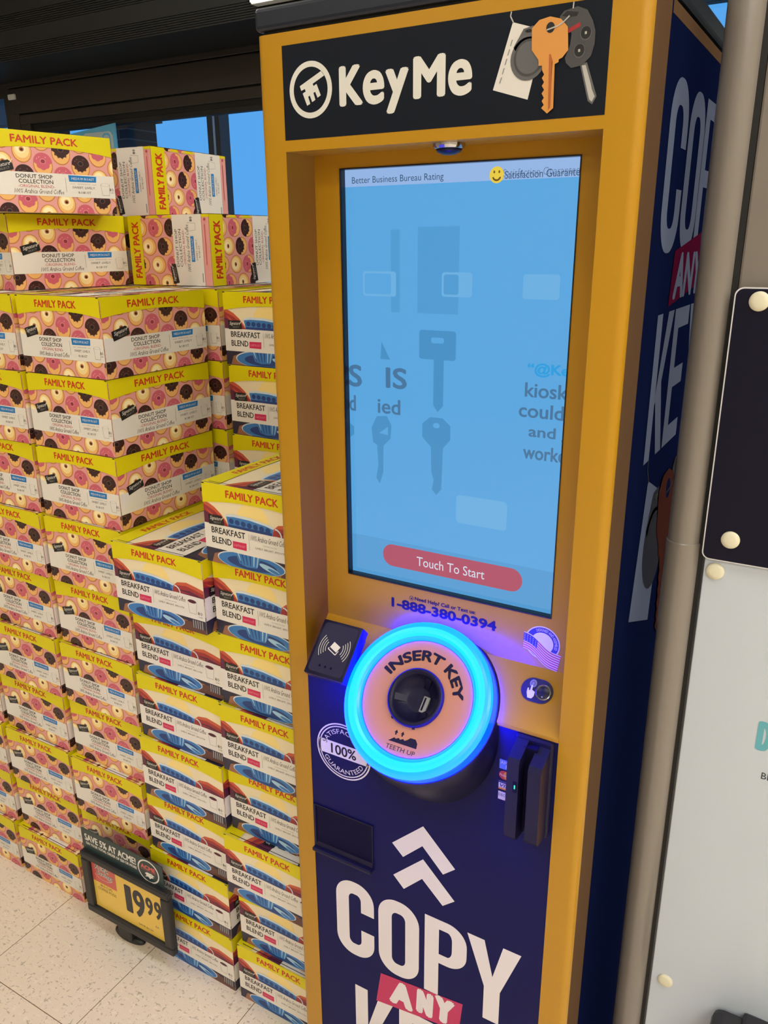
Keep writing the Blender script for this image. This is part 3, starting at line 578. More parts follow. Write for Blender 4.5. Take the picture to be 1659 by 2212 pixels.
def kiosk():
    K = empty('key_cutting_kiosk'); tag(K, 'tall yellow key-cutting kiosk with big blue touchscreen and glowing round key slot', 'kiosk')
    # cabinet with printed side
    m = Mesh(); m.box(.020, .087, 0, W - .0012, DEP, ZT - .002, 'navy_gloss'); m.box(.018, .083, 0, W - .002, .0875, ZT - .003, 'brown_gap')
    m.box(.0195, .094, ZT - .016, W - .0008, DEP, ZT - .002, 'kiosk_yellow_shaded'); m.build('cabinet', K)
    A = Art((.094, .02, DEP - .01, ZT - .018))
    for ch, y in zip('COPY', (.128, .244, .352, .464)): big_letter(A, ch, y, 1.600, y + .105, 1.801, 'side_white_shaded', 1)
    A.poly([(.222, 1.53), (.46, 1.555), (.47, 1.635), (.232, 1.602)], 'side_red_shaded', 2); A.text('ANY', .243, 1.538, .44, 1.60, 'side_white_shaded', 3, .05, .1, 4)
    for ch, y in zip('KEY', (.167, .280, .392)): big_letter(A, ch, y, 1.321, y + .104, 1.523, 'side_white_shaded', 1)
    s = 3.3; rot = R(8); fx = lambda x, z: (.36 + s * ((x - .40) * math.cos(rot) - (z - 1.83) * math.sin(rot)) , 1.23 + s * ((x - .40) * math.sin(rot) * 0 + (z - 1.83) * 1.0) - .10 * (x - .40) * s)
    keys_art(A, fx, 3.0, dict(wire='side_grey_shaded', card='side_white_shaded', fob='side_grey_shaded', fob2='side_grey_shaded', fob3='side_grey_shaded', dark='art_black', silver='side_white_shaded', car='art_black', red='side_red_shaded', key='side_orange_shaded', key2='side_orange_shaded', key3='side_orange_shaded', bg='navy_gloss'))
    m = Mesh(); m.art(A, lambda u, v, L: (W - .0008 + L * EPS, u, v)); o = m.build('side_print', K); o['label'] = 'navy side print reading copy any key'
    # front frame: an upside-down U with rounded outer edges
    r = .012; out = []
    m = Mesh()
    for x0, x1, sgn in ((0, RX0, -1), (RX1, W, 1)):
        prof = []                                          # horizontal section of a stile
        if sgn < 0:
            prof = [(x1, 0), (x1, .083), (x0 + .001, .083)] + [(x0 + r - r * math.cos(R(a)), r - r * math.sin(R(a))) for a in range(0, 91, 15)]
            mats = 'kiosk_yellow'
        else:
            prof = [(x0, 0)] + [(x1 - r + r * math.sin(R(a)), r - r * math.cos(R(a))) for a in range(0, 91, 15)] + [(x1, .083), (x0, .083)]
        for i in range(len(prof)):
            p, q = prof[i - 1], prof[i]
            mm = 'kiosk_yellow_shaded' if (sgn > 0 and abs(p[0] - W) < 1e-6 and abs(q[0] - W) < 1e-6) else 'kiosk_yellow'
            m.face([(p[0], p[1], 0), (p[0], p[1], ZT), (q[0], q[1], ZT), (q[0], q[1], 0)][::(1 if sgn < 0 else -1)], mm)
        m.face([(p[0], p[1], ZT) for p in prof], 'kiosk_yellow'); m.face([(p[0], p[1], 0) for p in prof][::-1], 'kiosk_yellow')
    m.box(RX0, 0, ZR, RX1, .083, ZT, 'kiosk_yellow'); o = m.build('front_frame', K); autosmooth(o, 35)
    # header
    m = Mesh(); A = Art(); A.rect(.0417, 1.7434, .4647, 1.8539, 'navy_header', 1)
    A.arc(.0845, 1.800, .0262, .0328, 0, 360, 'decal_cream', 2, 48)
    A.poly([(.0680, 1.8055), (.1012, 1.8198), (.1060, 1.8145), (.0880, 1.8066), (.0893, 1.8040), (.0940, 1.8060), (.1000, 1.7925), (.0950, 1.7902), (.0915, 1.7972), (.0888, 1.7962), (.0915, 1.7880), (.0865, 1.7858), (.0832, 1.7935), (.0805, 1.7925), (.0835, 1.7842), (.0785, 1.7822), (.0722, 1.7968), (.0770, 1.7988), (.0758, 1.8018), (.0702, 1.8000)], 'decal_cream', 2)
    for t, a, b, c, d in (('K', .1280, 1.7770, .1625, 1.8220), ('e', .1625, 1.7758, .1930, 1.8135), ('y', .1945, 1.7640, .2265, 1.8125), ('M', .2325, 1.7770, .2750, 1.8220), ('e', .2785, 1.7758, .3090, 1.8135)):
        A.text(t, a, b, c, d, 'decal_cream', 2, .044, 0, 8)
    keys_art(A, lambda x, z: (x, z), 1.0, dict(wire='art_silver', card='art_white', fob='art_grey', fob2='art_grey_dark', fob3='art_grey', dark='art_black', silver='art_silver', car='art_grey_dark', red='art_red', key='key_orange', key2='key_orange', key3='key_orange_dark', bg='art_black'), 2)
    m.art(A, front(0)); o = m.build('header_sign', K); o['label'] = 'black header sign with white lettering and keys picture'
    # recess: back panel round the screen, slanted shelf, inner lining
    m = Mesh(); y = YB_
    for a, b, c, d in ((RX0, ZB, SX0, ZR), (SX1, ZB, RX1, ZR), (SX0, SZ1, SX1, ZR), (SX0, ZB, SX1, SZ0)): m.face([(a, y, b), (c, y, b), (c, y, d), (a, y, d)], 'kiosk_yellow')
    A = Art(); A.text('1-888-380-0394', .1633, 1.0705, .3407, 1.0870, 'navy_text', 1, .05, 0, 5); A.text('Need Help? Call or Text us:', .2046, 1.0885, .3067, 1.0965, 'navy_text', 1, .03, 0, 4)
    A.arc(.1990, 1.0928, .0030, .0038, 0, 360, 'navy_text', 1, 18); A.poly([(.1972, 1.0925), (.2005, 1.0945), (.2008, 1.0918), (.1985, 1.0908)], 'navy_text', 1)
    m.art(A, front(y)); m.build('recess_panel', K)
    # screen
    m = Mesh(); d = .011
    m.face([(SX0, y, SZ0), (SX0, y, SZ1), (SX0, y + d, SZ1), (SX0, y + d, SZ0)], 'bezel_black'); m.face([(SX1, y, SZ0), (SX1, y + d, SZ0), (SX1, y + d, SZ1), (SX1, y, SZ1)], 'bezel_black')
    m.face([(SX0, y, SZ0), (SX0, y + d, SZ0), (SX1, y + d, SZ0), (SX1, y, SZ0)], 'bezel_black'); m.face([(SX0, y, SZ1), (SX1, y, SZ1), (SX1, y + d, SZ1), (SX0, y + d, SZ1)], 'bezel_black')
    for b in ((SX0 - .0015, SZ0 - .0015, SX0, SZ1 + .0015), (SX1, SZ0 - .0015, SX1 + .0015, SZ1 + .0015), (SX0, SZ0 - .002, SX1, SZ0), (SX0, SZ1, SX1, SZ1 + .0015)): m.box(b[0], y - .0012, b[1], b[2], y + .001, b[3], 'bezel_black')
    m.build('screen_bezel', K)
    A = Art((SX0, SZ0, SX1, SZ1)); A.rect(SX0, SZ0, SX1, SZ1, 'scr_main', 0); A.rect(SX0, 1.6885, SX1, SZ1, 'scr_bar', .5); A.rect(SX0, SZ0, SX1, 1.1765, 'scr_foot', .5)
    A.text('Better Business Bureau Rating', .0965, 1.6900, .2372, 1.7010, 'scr_text', 1, 0, 0, 3)
    A.ell(.3115, 1.6950, .0098, .0098, 'scr_yellow', 1, 24); A.arc(.3115, 1.6938, .0040, .0062, 195, 345, 'scr_brown', 2, 12)
    for q in (-.0034, .0034): A.ell(.3115 + q, 1.6985, .0012, .0018, 'scr_brown', 2, 8)
    A.text('Satisfaction Guarantee', .3200, 1.6922, .4180, 1.7012, 'scr_ghost', 1, 0, 0, 3); A.text('Satisfaction Guarantee', .3225, 1.6898, .4235, 1.6990, 'scr_text', 1.5, 0, 0, 3)
    A.text('IS', .1487, 1.4135, .1837, 1.4440, 'scr_text_b', 1, .03, 0, 4); A.text('ied', .1346, 1.3752, .1730, 1.3975, 'scr_text_b', 1, .02, 0, 4)
    A.text('S', .0850, 1.4110, .1080, 1.4440, 'scr_text_b', 1, .03, 0, 4); A.text('d', .0850, 1.3745, .0965, 1.3985, 'scr_text_b', 1, .02, 0, 4)
    A.text('\u201c@KeyMe', .3647, 1.4460, .4585, 1.4646, 'scr_cyan', 1, .03, 0, 4)
    for t, a, b, c in (('kiosk', .3626, 1.4190, .1), ('couldn\u2019t', .3555, 1.3915, .1), ('and got', .3707, 1.3612, .1), ('worked', .3642, 1.3345, .1)):
        w_ = len(t) * .0118; A.text(t, a, b, a + w_, b + .0195, 'scr_text_b', 1, .02, 0, 4)
    A.poly([(.140, 1.455), (.156, 1.455), (.142, 1.480)], 'scr_icon', 1)
    # key shapes on the screen
    A.rrect(.2034, 1.4595, .2601, 1.4995, .004, 'scr_icon', 1); A.rrect(.222, 1.482, .242, 1.490, .003, 'scr_main', 1.5); A.poly([(.2265, 1.4595), (.2420, 1.4595), (.2420, 1.395), (.2337, 1.386), (.2265, 1.395)], 'scr_icon', 1)
    A.poly([(.2095, 1.367), (.222, 1.3775), (.242, 1.3775), (.2543, 1.367), (.2543, 1.347), (.243, 1.334), (.2415, 1.272), (.2333, 1.262), (.226, 1.270), (.229, 1.285), (.225, 1.295), (.2235, 1.334), (.2095, 1.347)], 'scr_icon', 1); A.ell(.232, 1.366, .0055, .004, 'scr_main', 1.5, 12)
    A.poly([(.1236, 1.352), (.133, 1.370), (.150, 1.372), (.158, 1.358), (.156, 1.338), (.144, 1.326), (.1435, 1.285), (.137, 1.266), (.131, 1.275), (.135, 1.295), (.133, 1.326), (.126, 1.330)], 'scr_icon', 1); A.poly([(.137, 1.345), (.152, 1.356), (.152, 1.343)], 'scr_main', 1.5)
    A.poly([(.085, 1.355), (.0925, 1.350), (.0925, 1.338), (.085, 1.333)], 'scr_icon', 1)
    A.rect(.20, 1.522, .262, 1.635, 'scr_icon_b', .8); A.rect(.158, 1.522, .172, 1.632, 'scr_icon_b', .8); A.rrect(.112, 1.543, .166, 1.577, .004, 'scr_light', .85); A.rrect(.115, 1.546, .158, 1.574, .003, 'scr_main', .9); A.rrect(.353, 1.545, .402, 1.576, .004, 'scr_light', .8); A.rrect(.237, 1.545, .282, 1.577, .004, 'scr_light', .85); A.rrect(.240, 1.548, .262, 1.574, .003, 'scr_icon_b', .9); A.rrect(.2660, 1.2250, .345, 1.268, .006, 'scr_light', .8)
    A.rrect(.142, 1.1345, .3727, 1.1705, .0175, 'scr_pill', 1, 8); A.text('Touch To Start', .2018, 1.1440, .3142, 1.1590, 'scr_white', 1.5, .01, 0, 4)
    m = Mesh(); m.art(A, front(y + d)); o = m.build('screen', K); o['label'] = 'lit blue touchscreen with red start button'
    # slanted shelf and lower panel
    ct = 1 / math.sqrt(2)
    m = Mesh(); m.face([(RX0, -.0005, ZS), (RX1, -.0005, ZS), (RX1, YB_, ZB), (RX0, YB_, ZB)], 'kiosk_yellow'); m.box(RX0, -.0006, ZS - .006, RX1, .01, ZS, 'kiosk_yellow', .0015); m.build('slanted_shelf', K)
    m = Mesh(); m.box(RX0, .0012, .0, RX1, .03, ZS - .006, 'kiosk_navy'); A = Art((RX0, .02, RX1, ZS - .007))
    A.poly([(.1990, .6775), (.2560, .7335), (.3135, .6745), (.2925, .6550), (.2550, .6945), (.2195, .6575)], 'decal_white', 1); A.poly([(.2010, .6130), (.2565, .6690), (.3140, .6110), (.2930, .5920), (.2550, .6290), (.2210, .5925)], 'decal_white', 1)
    for ch, a, b in (('C', .084, .162), ('O', .171, .2505), ('P', .261, .338), ('Y', .338, .430)): big_letter(A, ch, a, .397, b, .560, 'decal_white', 1, t=.0265)
    A.poly([(.175, .384), (.334, .404), (.328, .339), (.165, .314)], 'decal_magenta', 2); 
    for ch, a, b, c, d in (('A', .192, .329, .240, .385), ('N', .246, .337, .280, .392), ('Y', .282, .341, .320, .398)): A.text(ch, a, b, c, d, 'decal_white', 3, .07, .08, 4)
    for ch, a, b in (('K', .120, .202), ('E', .212, .284), ('Y', .292, .384)): big_letter(A, ch, a, .165, b, .327, 'decal_white', 1, t=.0265)
    # round badge
    c0 = (.1075, .8205)
    A.arc(*c0, .0500, .0525, 0, 360, 'decal_white', 1, 44); A.arc(*c0, .0455, .0475, 0, 360, 'decal_white', 1, 44); A.poly([(.060, .808), (.155, .808), (.155, .834), (.060, .834)], 'decal_white', 1)
    A.text('100%', .083, .8115, .132, .8305, 'navy_text', 2, .02, 0, 4); A.arctext('SATISFACTION', *c0, .0335, .0085, 168, 12, 'decal_white', 1, .01, 4); A.arctext('GUARANTEED', *c0, .0425, .0085, 205, 335, 'decal_white', 1, .01, 4, True)
    m.art(A, front(.0012)); o = m.build('lower_panel', K); o['label'] = 'dark blue lower panel with white copy any key lettering'
    # dispenser opening
    m = Mesh(); x0, x1, z0, z1 = .047, .161, .609, .694
    for b in ((x0 - .004, z0 - .004, x0, z1 + .002), (x1, z0 - .004, x1 + .002, z1 + .002), (x0, z1, x1, z1 + .002)): m.box(b[0], -.0012, b[1], b[2], .003, b[3], 'plastic_black_bluelit')
    m.box(x0 - .004, -.010, z0 - .007, x1 + .002, .003, z0, 'plastic_black_bluelit', .002); m.face([(x0, .0008, z0), (x1, .0008, z0), (x1, .0008, z1), (x0, .0008, z1)], 'dark_hole_bluelit'); m.face([(x0, -.002, z0 + .0005), (x1, -.002, z0 + .0005), (x1, .0006, z0 + .009), (x0, .0006, z0 + .009)], 'cone_black'); m.build('dispenser_slot', K)
    # cap
    m = Mesh(); m.box(0.0, -.002, 1.8735, W, DEP, 1.901, 'cap_navy', .006, 3); m.box(.01, .006, ZT - .002, W - .01, DEP - .01, 1.875, 'gap_black'); m.build('top_cap', K)
    # camera dome under the top edge
    mt = Matrix.Translation((.2665, .030, ZR)) @ Matrix.Rotation(R(180), 4, 'X')
    o = Mesh().lathe([(.0200, 0), (.0200, .003), (.0185, .006), (.0172, .0065)], 'chrome', mt, 32).build('camera_dome', K); autosmooth(o)
    Mesh().lathe([(.0170, .006), (.014, .010), (.008, .0125), (.001, .0132)], 'plastic_black_bluelit', mt, 28).build('lens', o, smooth=True)
    m = Mesh(); m.box(.2635, .0085, ZR - .0062, .2695, .0112, ZR - .0035, 'led_violet'); m.build('indicator_light', o)
    # insert-key dial
    t = R(42.1); c = Vector((.253, -.022, .979)); n = Vector((0, -math.cos(t), math.sin(t))); up = Vector((0, math.sin(t), math.cos(t))); M4 = Matrix(((1, 0, n.x, c.x), (0, up.y, n.y, c.y), (0, up.z, n.z, c.z), (0, 0, 0, 1)))
    # local axes: x right, y up the face, z outwards; a matrix with columns x, up, n
    M4 = Matrix.Identity(4)
    for i in range(3): M4[i][0] = (1, 0, 0)[i]; M4[i][1] = up[i]; M4[i][2] = n[i]; M4[i][3] = c[i]
    RO, RI = .1177, .0872
    m = Mesh(); m.lathe([(RO - .001, -.0222), (RO + .0012, -.0232), (RO + .0030, -.027), (RO + .0085, -.060), (RO + .0125, -.165)], 'plastic_black_bluelit', M4, 72, cap=False); m.lathe([(RO, -.011), (.05, -.0105)], 'plastic_black_bluelit', M4, 72, cap=False); dial = m.build('key_dial', K); autosmooth(dial)
    prof = [(RI, -.010)] + [((RO + RI) / 2 - (RO - RI) / 2 * math.cos(R(a)), -.006 + .012 * math.sin(R(a))) for a in range(0, 181, 18)] + [(RO, -.014), (RO, -.0225)]
    m = Mesh()
    for i in range(len(prof) - 1): m.lathe(prof[i:i + 2], 'led_edge' if i in (0, 1, len(prof) - 2, len(prof) - 3, len(prof) - 4) else ('led_core' if 4 <= i <= 6 else 'led_ring'), M4, 72, cap=False)
    o = m.build('led_ring', dial, smooth=True); o['label'] = 'glowing cyan-blue light ring'
    fl = lambda u, v, L: tuple(M4 @ Vector((u, v, -.002 + L * EPS)))
    m = Mesh(); m.lathe([(RI, -.012), (RI, -.0026), (RI - .001, -.002), (.041, -.002)], 'plate_yellow_bluelit', M4, 72, cap=False)
    A = Art(); A.arctext('INSERT KEY', 0, 0, .0560, .0170, 156, 12, 'navy_text', 1, .055, 5)
    A.poly([(-.0212, -.0695), (.0253, -.0695), (.0245, -.062), (.020, -.0570), (.0115, -.0572), (.008, -.061), (.004, -.0635), (.001, -.0615), (-.003, -.064), (-.006, -.062), (-.010, -.0645), (-.013, -.063), (-.017, -.0665)], 'navy_text', 1)
    for q in (-.0125, -.002): A.poly([(q - .003, -.0560), (q + .003, -.0560), (q, -.0515)], 'navy_text', 1); A.rect(q - .0012, -.0590, q + .0012, -.0555, 'navy_text', 1)
    A.text('TEETH UP', -.0220, -.0805, .0255, -.0740, 'navy_text', 1, .01, 0, 3); m.art(A, fl); o = m.build('face_plate', dial); o['label'] = 'yellow face plate with blue ring light in its colour, reading insert key, teeth up'
    m = Mesh(); m.lathe([(.0440, -.003), (.0440, .003), (.0428, .0052), (.0400, .0060), (.0370, .0052), (.0345, .0010), (.0300, -.006), (.019, -.014), (.018, -.0145), (.0004, -.0145)], 'plastic_black_bluelit', M4, 48, cap=False)
    for a in (70, 190, 310):
        p = [(.019, a - 14), (.0338, a - 9), (.0338, a + 9), (.019, a + 14)]
        m.face([tuple(M4 @ Vector((r_ * math.cos(R(q)), r_ * math.sin(R(q)), -.0128 if r_ < .03 else .0012))) for r_, q in p], 'plastic_black_bluelit')
    o = m.build('key_funnel', dial); autosmooth(o, 50)
    q = Matrix.Rotation(R(-4), 4, 'Z'); m = Mesh(); m.box(.0070, -.0165, -.016, .0178, .0085, -.0105, 'slot_metal', .0008, 1, M4 @ q); m.box(.0098, -.0135, -.0112, .0122, .0062, -.0098, 'dark_hole_bluelit', 0, 1, M4 @ q); m.build('key_slot', o)
    for a in (235, 285): m = Mesh(); m.box(.0435, -.0016, -.003, .0462, .0016, .001, 'plastic_black_bluelit', 0, 1, M4 @ Matrix.Rotation(R(a), 4, 'Z')); m.build('clip', o)
    # contactless reader, tilted with the shelf
    t2 = R(44.5); tl = Vector((.0653, .02, 1.0453)); nn = Vector((0, -math.cos(t2), math.sin(t2))); up2 = Vector((0, math.sin(t2), math.cos(t2))); w2, h2 = .0729, .0905
    B4 = Matrix.Identity(4); o0 = tl - up2 * h2
    for i in range(3): B4[i][0] = (1, 0, 0)[i]; B4[i][1] = up2[i]; B4[i][2] = nn[i]; B4[i][3] = o0[i]
    m = Mesh(); m.box(0, 0, -.022, w2, h2, 0, 'plastic_black_bluelit', .0022, 2, B4); m.box(.006, .004, -.034, w2 - .006, h2 - .01, -.02, 'plastic_black_bluelit', .001, 1, B4); rd = m.build('contactless_reader', K); autosmooth(rd, 30)
    A = Art(); A.rrect(.0055, .0055, w2 - .0055, h2 - .0045, .006, 'plastic_face_bluelit', 1); cx, cy = w2 / 2 + .001, h2 * .53
    cq, sq = math.cos(R(-24)), math.sin(R(-24)); rq = lambda x, y: (cx + x * cq - y * sq, cy + x * sq + y * cq)
    A.poly([rq(-.0075, -.003), rq(.0075, -.003), rq(.0075, .0075), rq(-.0075, .0075)], 'decal_white', 2); A.line([rq(-.0082, -.0045), rq(-.0082, -.0068), rq(.0092, -.0068), rq(.0092, .001)], .0014, 'decal_white', 2)
    for k in range(4):
        A.arc(cx - .006, cy, .009 + .0038 * k, .0099 + .0038 * k, 180 - 40, 180 + 40, 'decal_cream', 2, 12, 1.25); A.arc(cx + .006, cy, .009 + .0038 * k, .0099 + .0038 * k, -40, 40, 'decal_cream', 2, 12, 1.25)
    for k in range(3): A.ell(w2 / 2 - .0125 + .0105 * k, h2 * .18, .0019, .0022, 'dark_hole_bluelit', 2, 12)
    m = Mesh(); m.art(A, lambda u, v, L: tuple(B4 @ Vector((u, v, L * EPS)))); m.build('reader_face', rd)
    m = Mesh(); m.box(.008, -.0006, -.0125, w2 - .008, .002, -.0105, 'gap_black', 0, 1, B4); m.build('seam', rd)
    # fingerprint reader on the shelf
    ts = math.atan2(ZB - ZS, YB_); S4 = Matrix.Identity(4); us = Vector((0, math.cos(ts), math.sin(ts))); ns = Vector((0, -math.sin(ts), math.cos(ts))); oc = Vector((.4163, .0405, 1.0062))
    for i in range(3): S4[i][0] = (1, 0, 0)[i]; S4[i][1] = us[i]; S4[i][2] = ns[i]; S4[i][3] = oc[i]
    A = Art(); A.rrect(-.0232, -.0172, .0232, .0172, .0170, 'plastic_face_bluelit', 1, 10); m = Mesh(); m.prism(A.P[0][0], lambda u, v: tuple(S4 @ Vector((u, v, .002))), lambda u, v: tuple(S4 @ Vector((u, v, -.002))), 'plastic_face_bluelit')
    B = Art(); B.ell(-.0075, .0085, .0052, .0058, 'art_grey_light', 2, 20); B.ell(-.0075, .0085, .0035, .004, 'art_grey', 2.5, 16); B.ell(-.0075, .0085, .0018, .002, 'art_grey_light', 3, 12)
    B.poly([(-.0092, .006), (-.0072, .006), (-.0066, -.001), (-.002, -.003), (-.002, -.0095), (-.0045, -.0135), (-.0105, -.0135), (-.0135, -.006), (-.0138, .000), (-.0122, .001), (-.0108, -.003), (-.0096, -.002)], 'decal_white', 4)
    m.art(B, lambda u, v, L: tuple(S4 @ Vector((u, v, .0020 + L * EPS)))); fp = m.build('fingerprint_reader', K)
    m = Mesh(); S5 = S4 @ Matrix.Translation((.0098, -.001, .002)); m.lathe([(.0112, 0), (.0112, .0014), (.0104, .0018), (.0098, .0008)], 'chrome', S5, 32); m.lathe([(.0097, .0006), (.009, .0010)], 'cone_black', S5, 32); m.box(-.001, -.0075, .001, .001, -.0055, .0013, 'slot_metal', 0, 1, S5); o = m.build('lens', fp); autosmooth(o)
    # swipe reader: two upright fins with a slot between
    def fin(x0, x1, z0, z1, d0):
        pr = [(0, z0 + .002), (-.010, z0 - .0), (-d0 + .006, z0 + .004), (-d0, z0 + .012), (-d0, z1 - .006), (-d0 + .004, z1), (0, z1 + .014)]; return pr, x0, x1
    m = Mesh()
    for x0, x1, z0, z1, d0 in ((.4070, .4245, .803, .942, .043), (.4375, .4560, .805, .938, .043)):
        pr, a, b = fin(x0, x1, z0, z1, d0); m.prism(pr, lambda y, z, a=a: (a, y, z), lambda y, z, b=b: (b, y, z), 'plastic_black_bluelit')
    m.box(.4215, -.018, .812, .4405, .002, .95, 'dark_hole_bluelit'); m.box(.404, -.006, .800, .459, .003, .958, 'plastic_black_bluelit', .003); sw = m.build('swipe_reader', K)
    m = Mesh(); m.box(.4170, -.0436, .890, .4226, -.0428, .908, 'dark_hole_bluelit'); m.box(.4190, -.0442, .8965, .4208, -.0434, .9025, 'led_green'); m.build('indicator_light', sw)
    # payment marks beside it
    for k, (a, b) in enumerate(((.888, .904), (.871, .885), (.853, .867), (.835, .849))):
        A = Art(); x0, x1 = .3795, .4030
        if k == 0: A.rect(x0, a, x1, b, 'card_blue', 1); A.text('AM', x0 + .002, a + .009, x0 + .012, b - .002, 'decal_white', 2, 0, 0, 1); A.text('EX', x0 + .010, a + .002, x1 - .002, a + .008, 'decal_white', 2, 0, 0, 1)
        elif k == 1: A.ell(x0 + .0085, (a + b) / 2, .0085, .0075, 'card_red', 1); A.ell(x1 - .0085, (a + b) / 2, .0085, .0075, 'card_orange', 1.5); A.text('MasterCard', x0 + .001, a + .005, x1 - .001, b - .005, 'decal_white', 2, 0, .2, 1)
        elif k == 2: A.rect(x0, a, x1, b, 'decal_white', 1); A.rect(x0, b - .003, x1, b, 'flag_blue', 2); A.rect(x0, a, x1, a + .003, 'card_orange', 2); A.text('VISA', x0 + .002, a + .004, x1 - .001, b - .004, 'flag_blue', 2, .03, .25, 2)
        else: A.rect(x0, a, x1, b, 'decal_white', 1); A.poly([(x0 + .008, a), (x1, a), (x1, a + .006)], 'card_orange', 2); A.text('DISCOVER', x0 + .001, a + .006, x1 - .001, b - .003, 'navy_text', 2.5, .01, 0, 1)
        m = Mesh(); m.art(A, front(.0012)); o = m.build('payment_sticker', K)
    # flag sticker on the recess panel
    A = Art(); cx, cz = .4115, 1.0700
    A.ell(cx, cz, .0262, .0262, 'decal_white', 1, 36); A.ell(cx, cz, .0245, .0245, 'flag_blue', 1.5, 36); A.ell(cx, cz, .0165, .0165, 'decal_white', 2, 30)
    A.arctext('DESIGNED AND ASSEMBLED', cx, cz, .0185, .0042, 118, -18, 'decal_white', 2, 0, 2); A.arctext('IN USA', cx, cz, .0228, .0045, 238, 285, 'decal_white', 2, .01, 2, True)
    T = lambda u, v: (.3835 + .0045 * v + u * .052 - .004 * v * (1 - u), 1.0810 - u * .0275 + (v - 1) * -.0 - (1 - v) * .0235 + .0028 * math.sin(u * 7) * 1.0)
    A.poly([T(k / 16, 1.06) for k in range(17)] + [T(1 - k / 16, -.06) for k in range(17)], 'decal_white', 3)
    for s_ in range(7): 
        a, b = s_ / 6.5 - .0, (s_ + .5) / 6.5
        for k in range(14): A.poly([T(k / 14, 1 - b), T((k + 1) / 14, 1 - b), T((k + 1) / 14, 1 - a), T(k / 14, 1 - a)], 'flag_red', 4)
    A.poly([T(k / 16, 1.0) for k in range(7)] + [T((6 - k) / 16, .46) for k in range(7)], 'flag_blue', 5)
    for i in range(5):
        for j in range(4): p = T(.03 + i * .075, .54 + j * .12); A.ell(p[0], p[1], .0007, .0007, 'decal_white', 6, 5)
    m = Mesh(); m.art(A, front(YB_)); o = m.build('flag_sticker', K); o['label'] = 'round blue sticker with a waving striped flag'
    return K
kiosk()

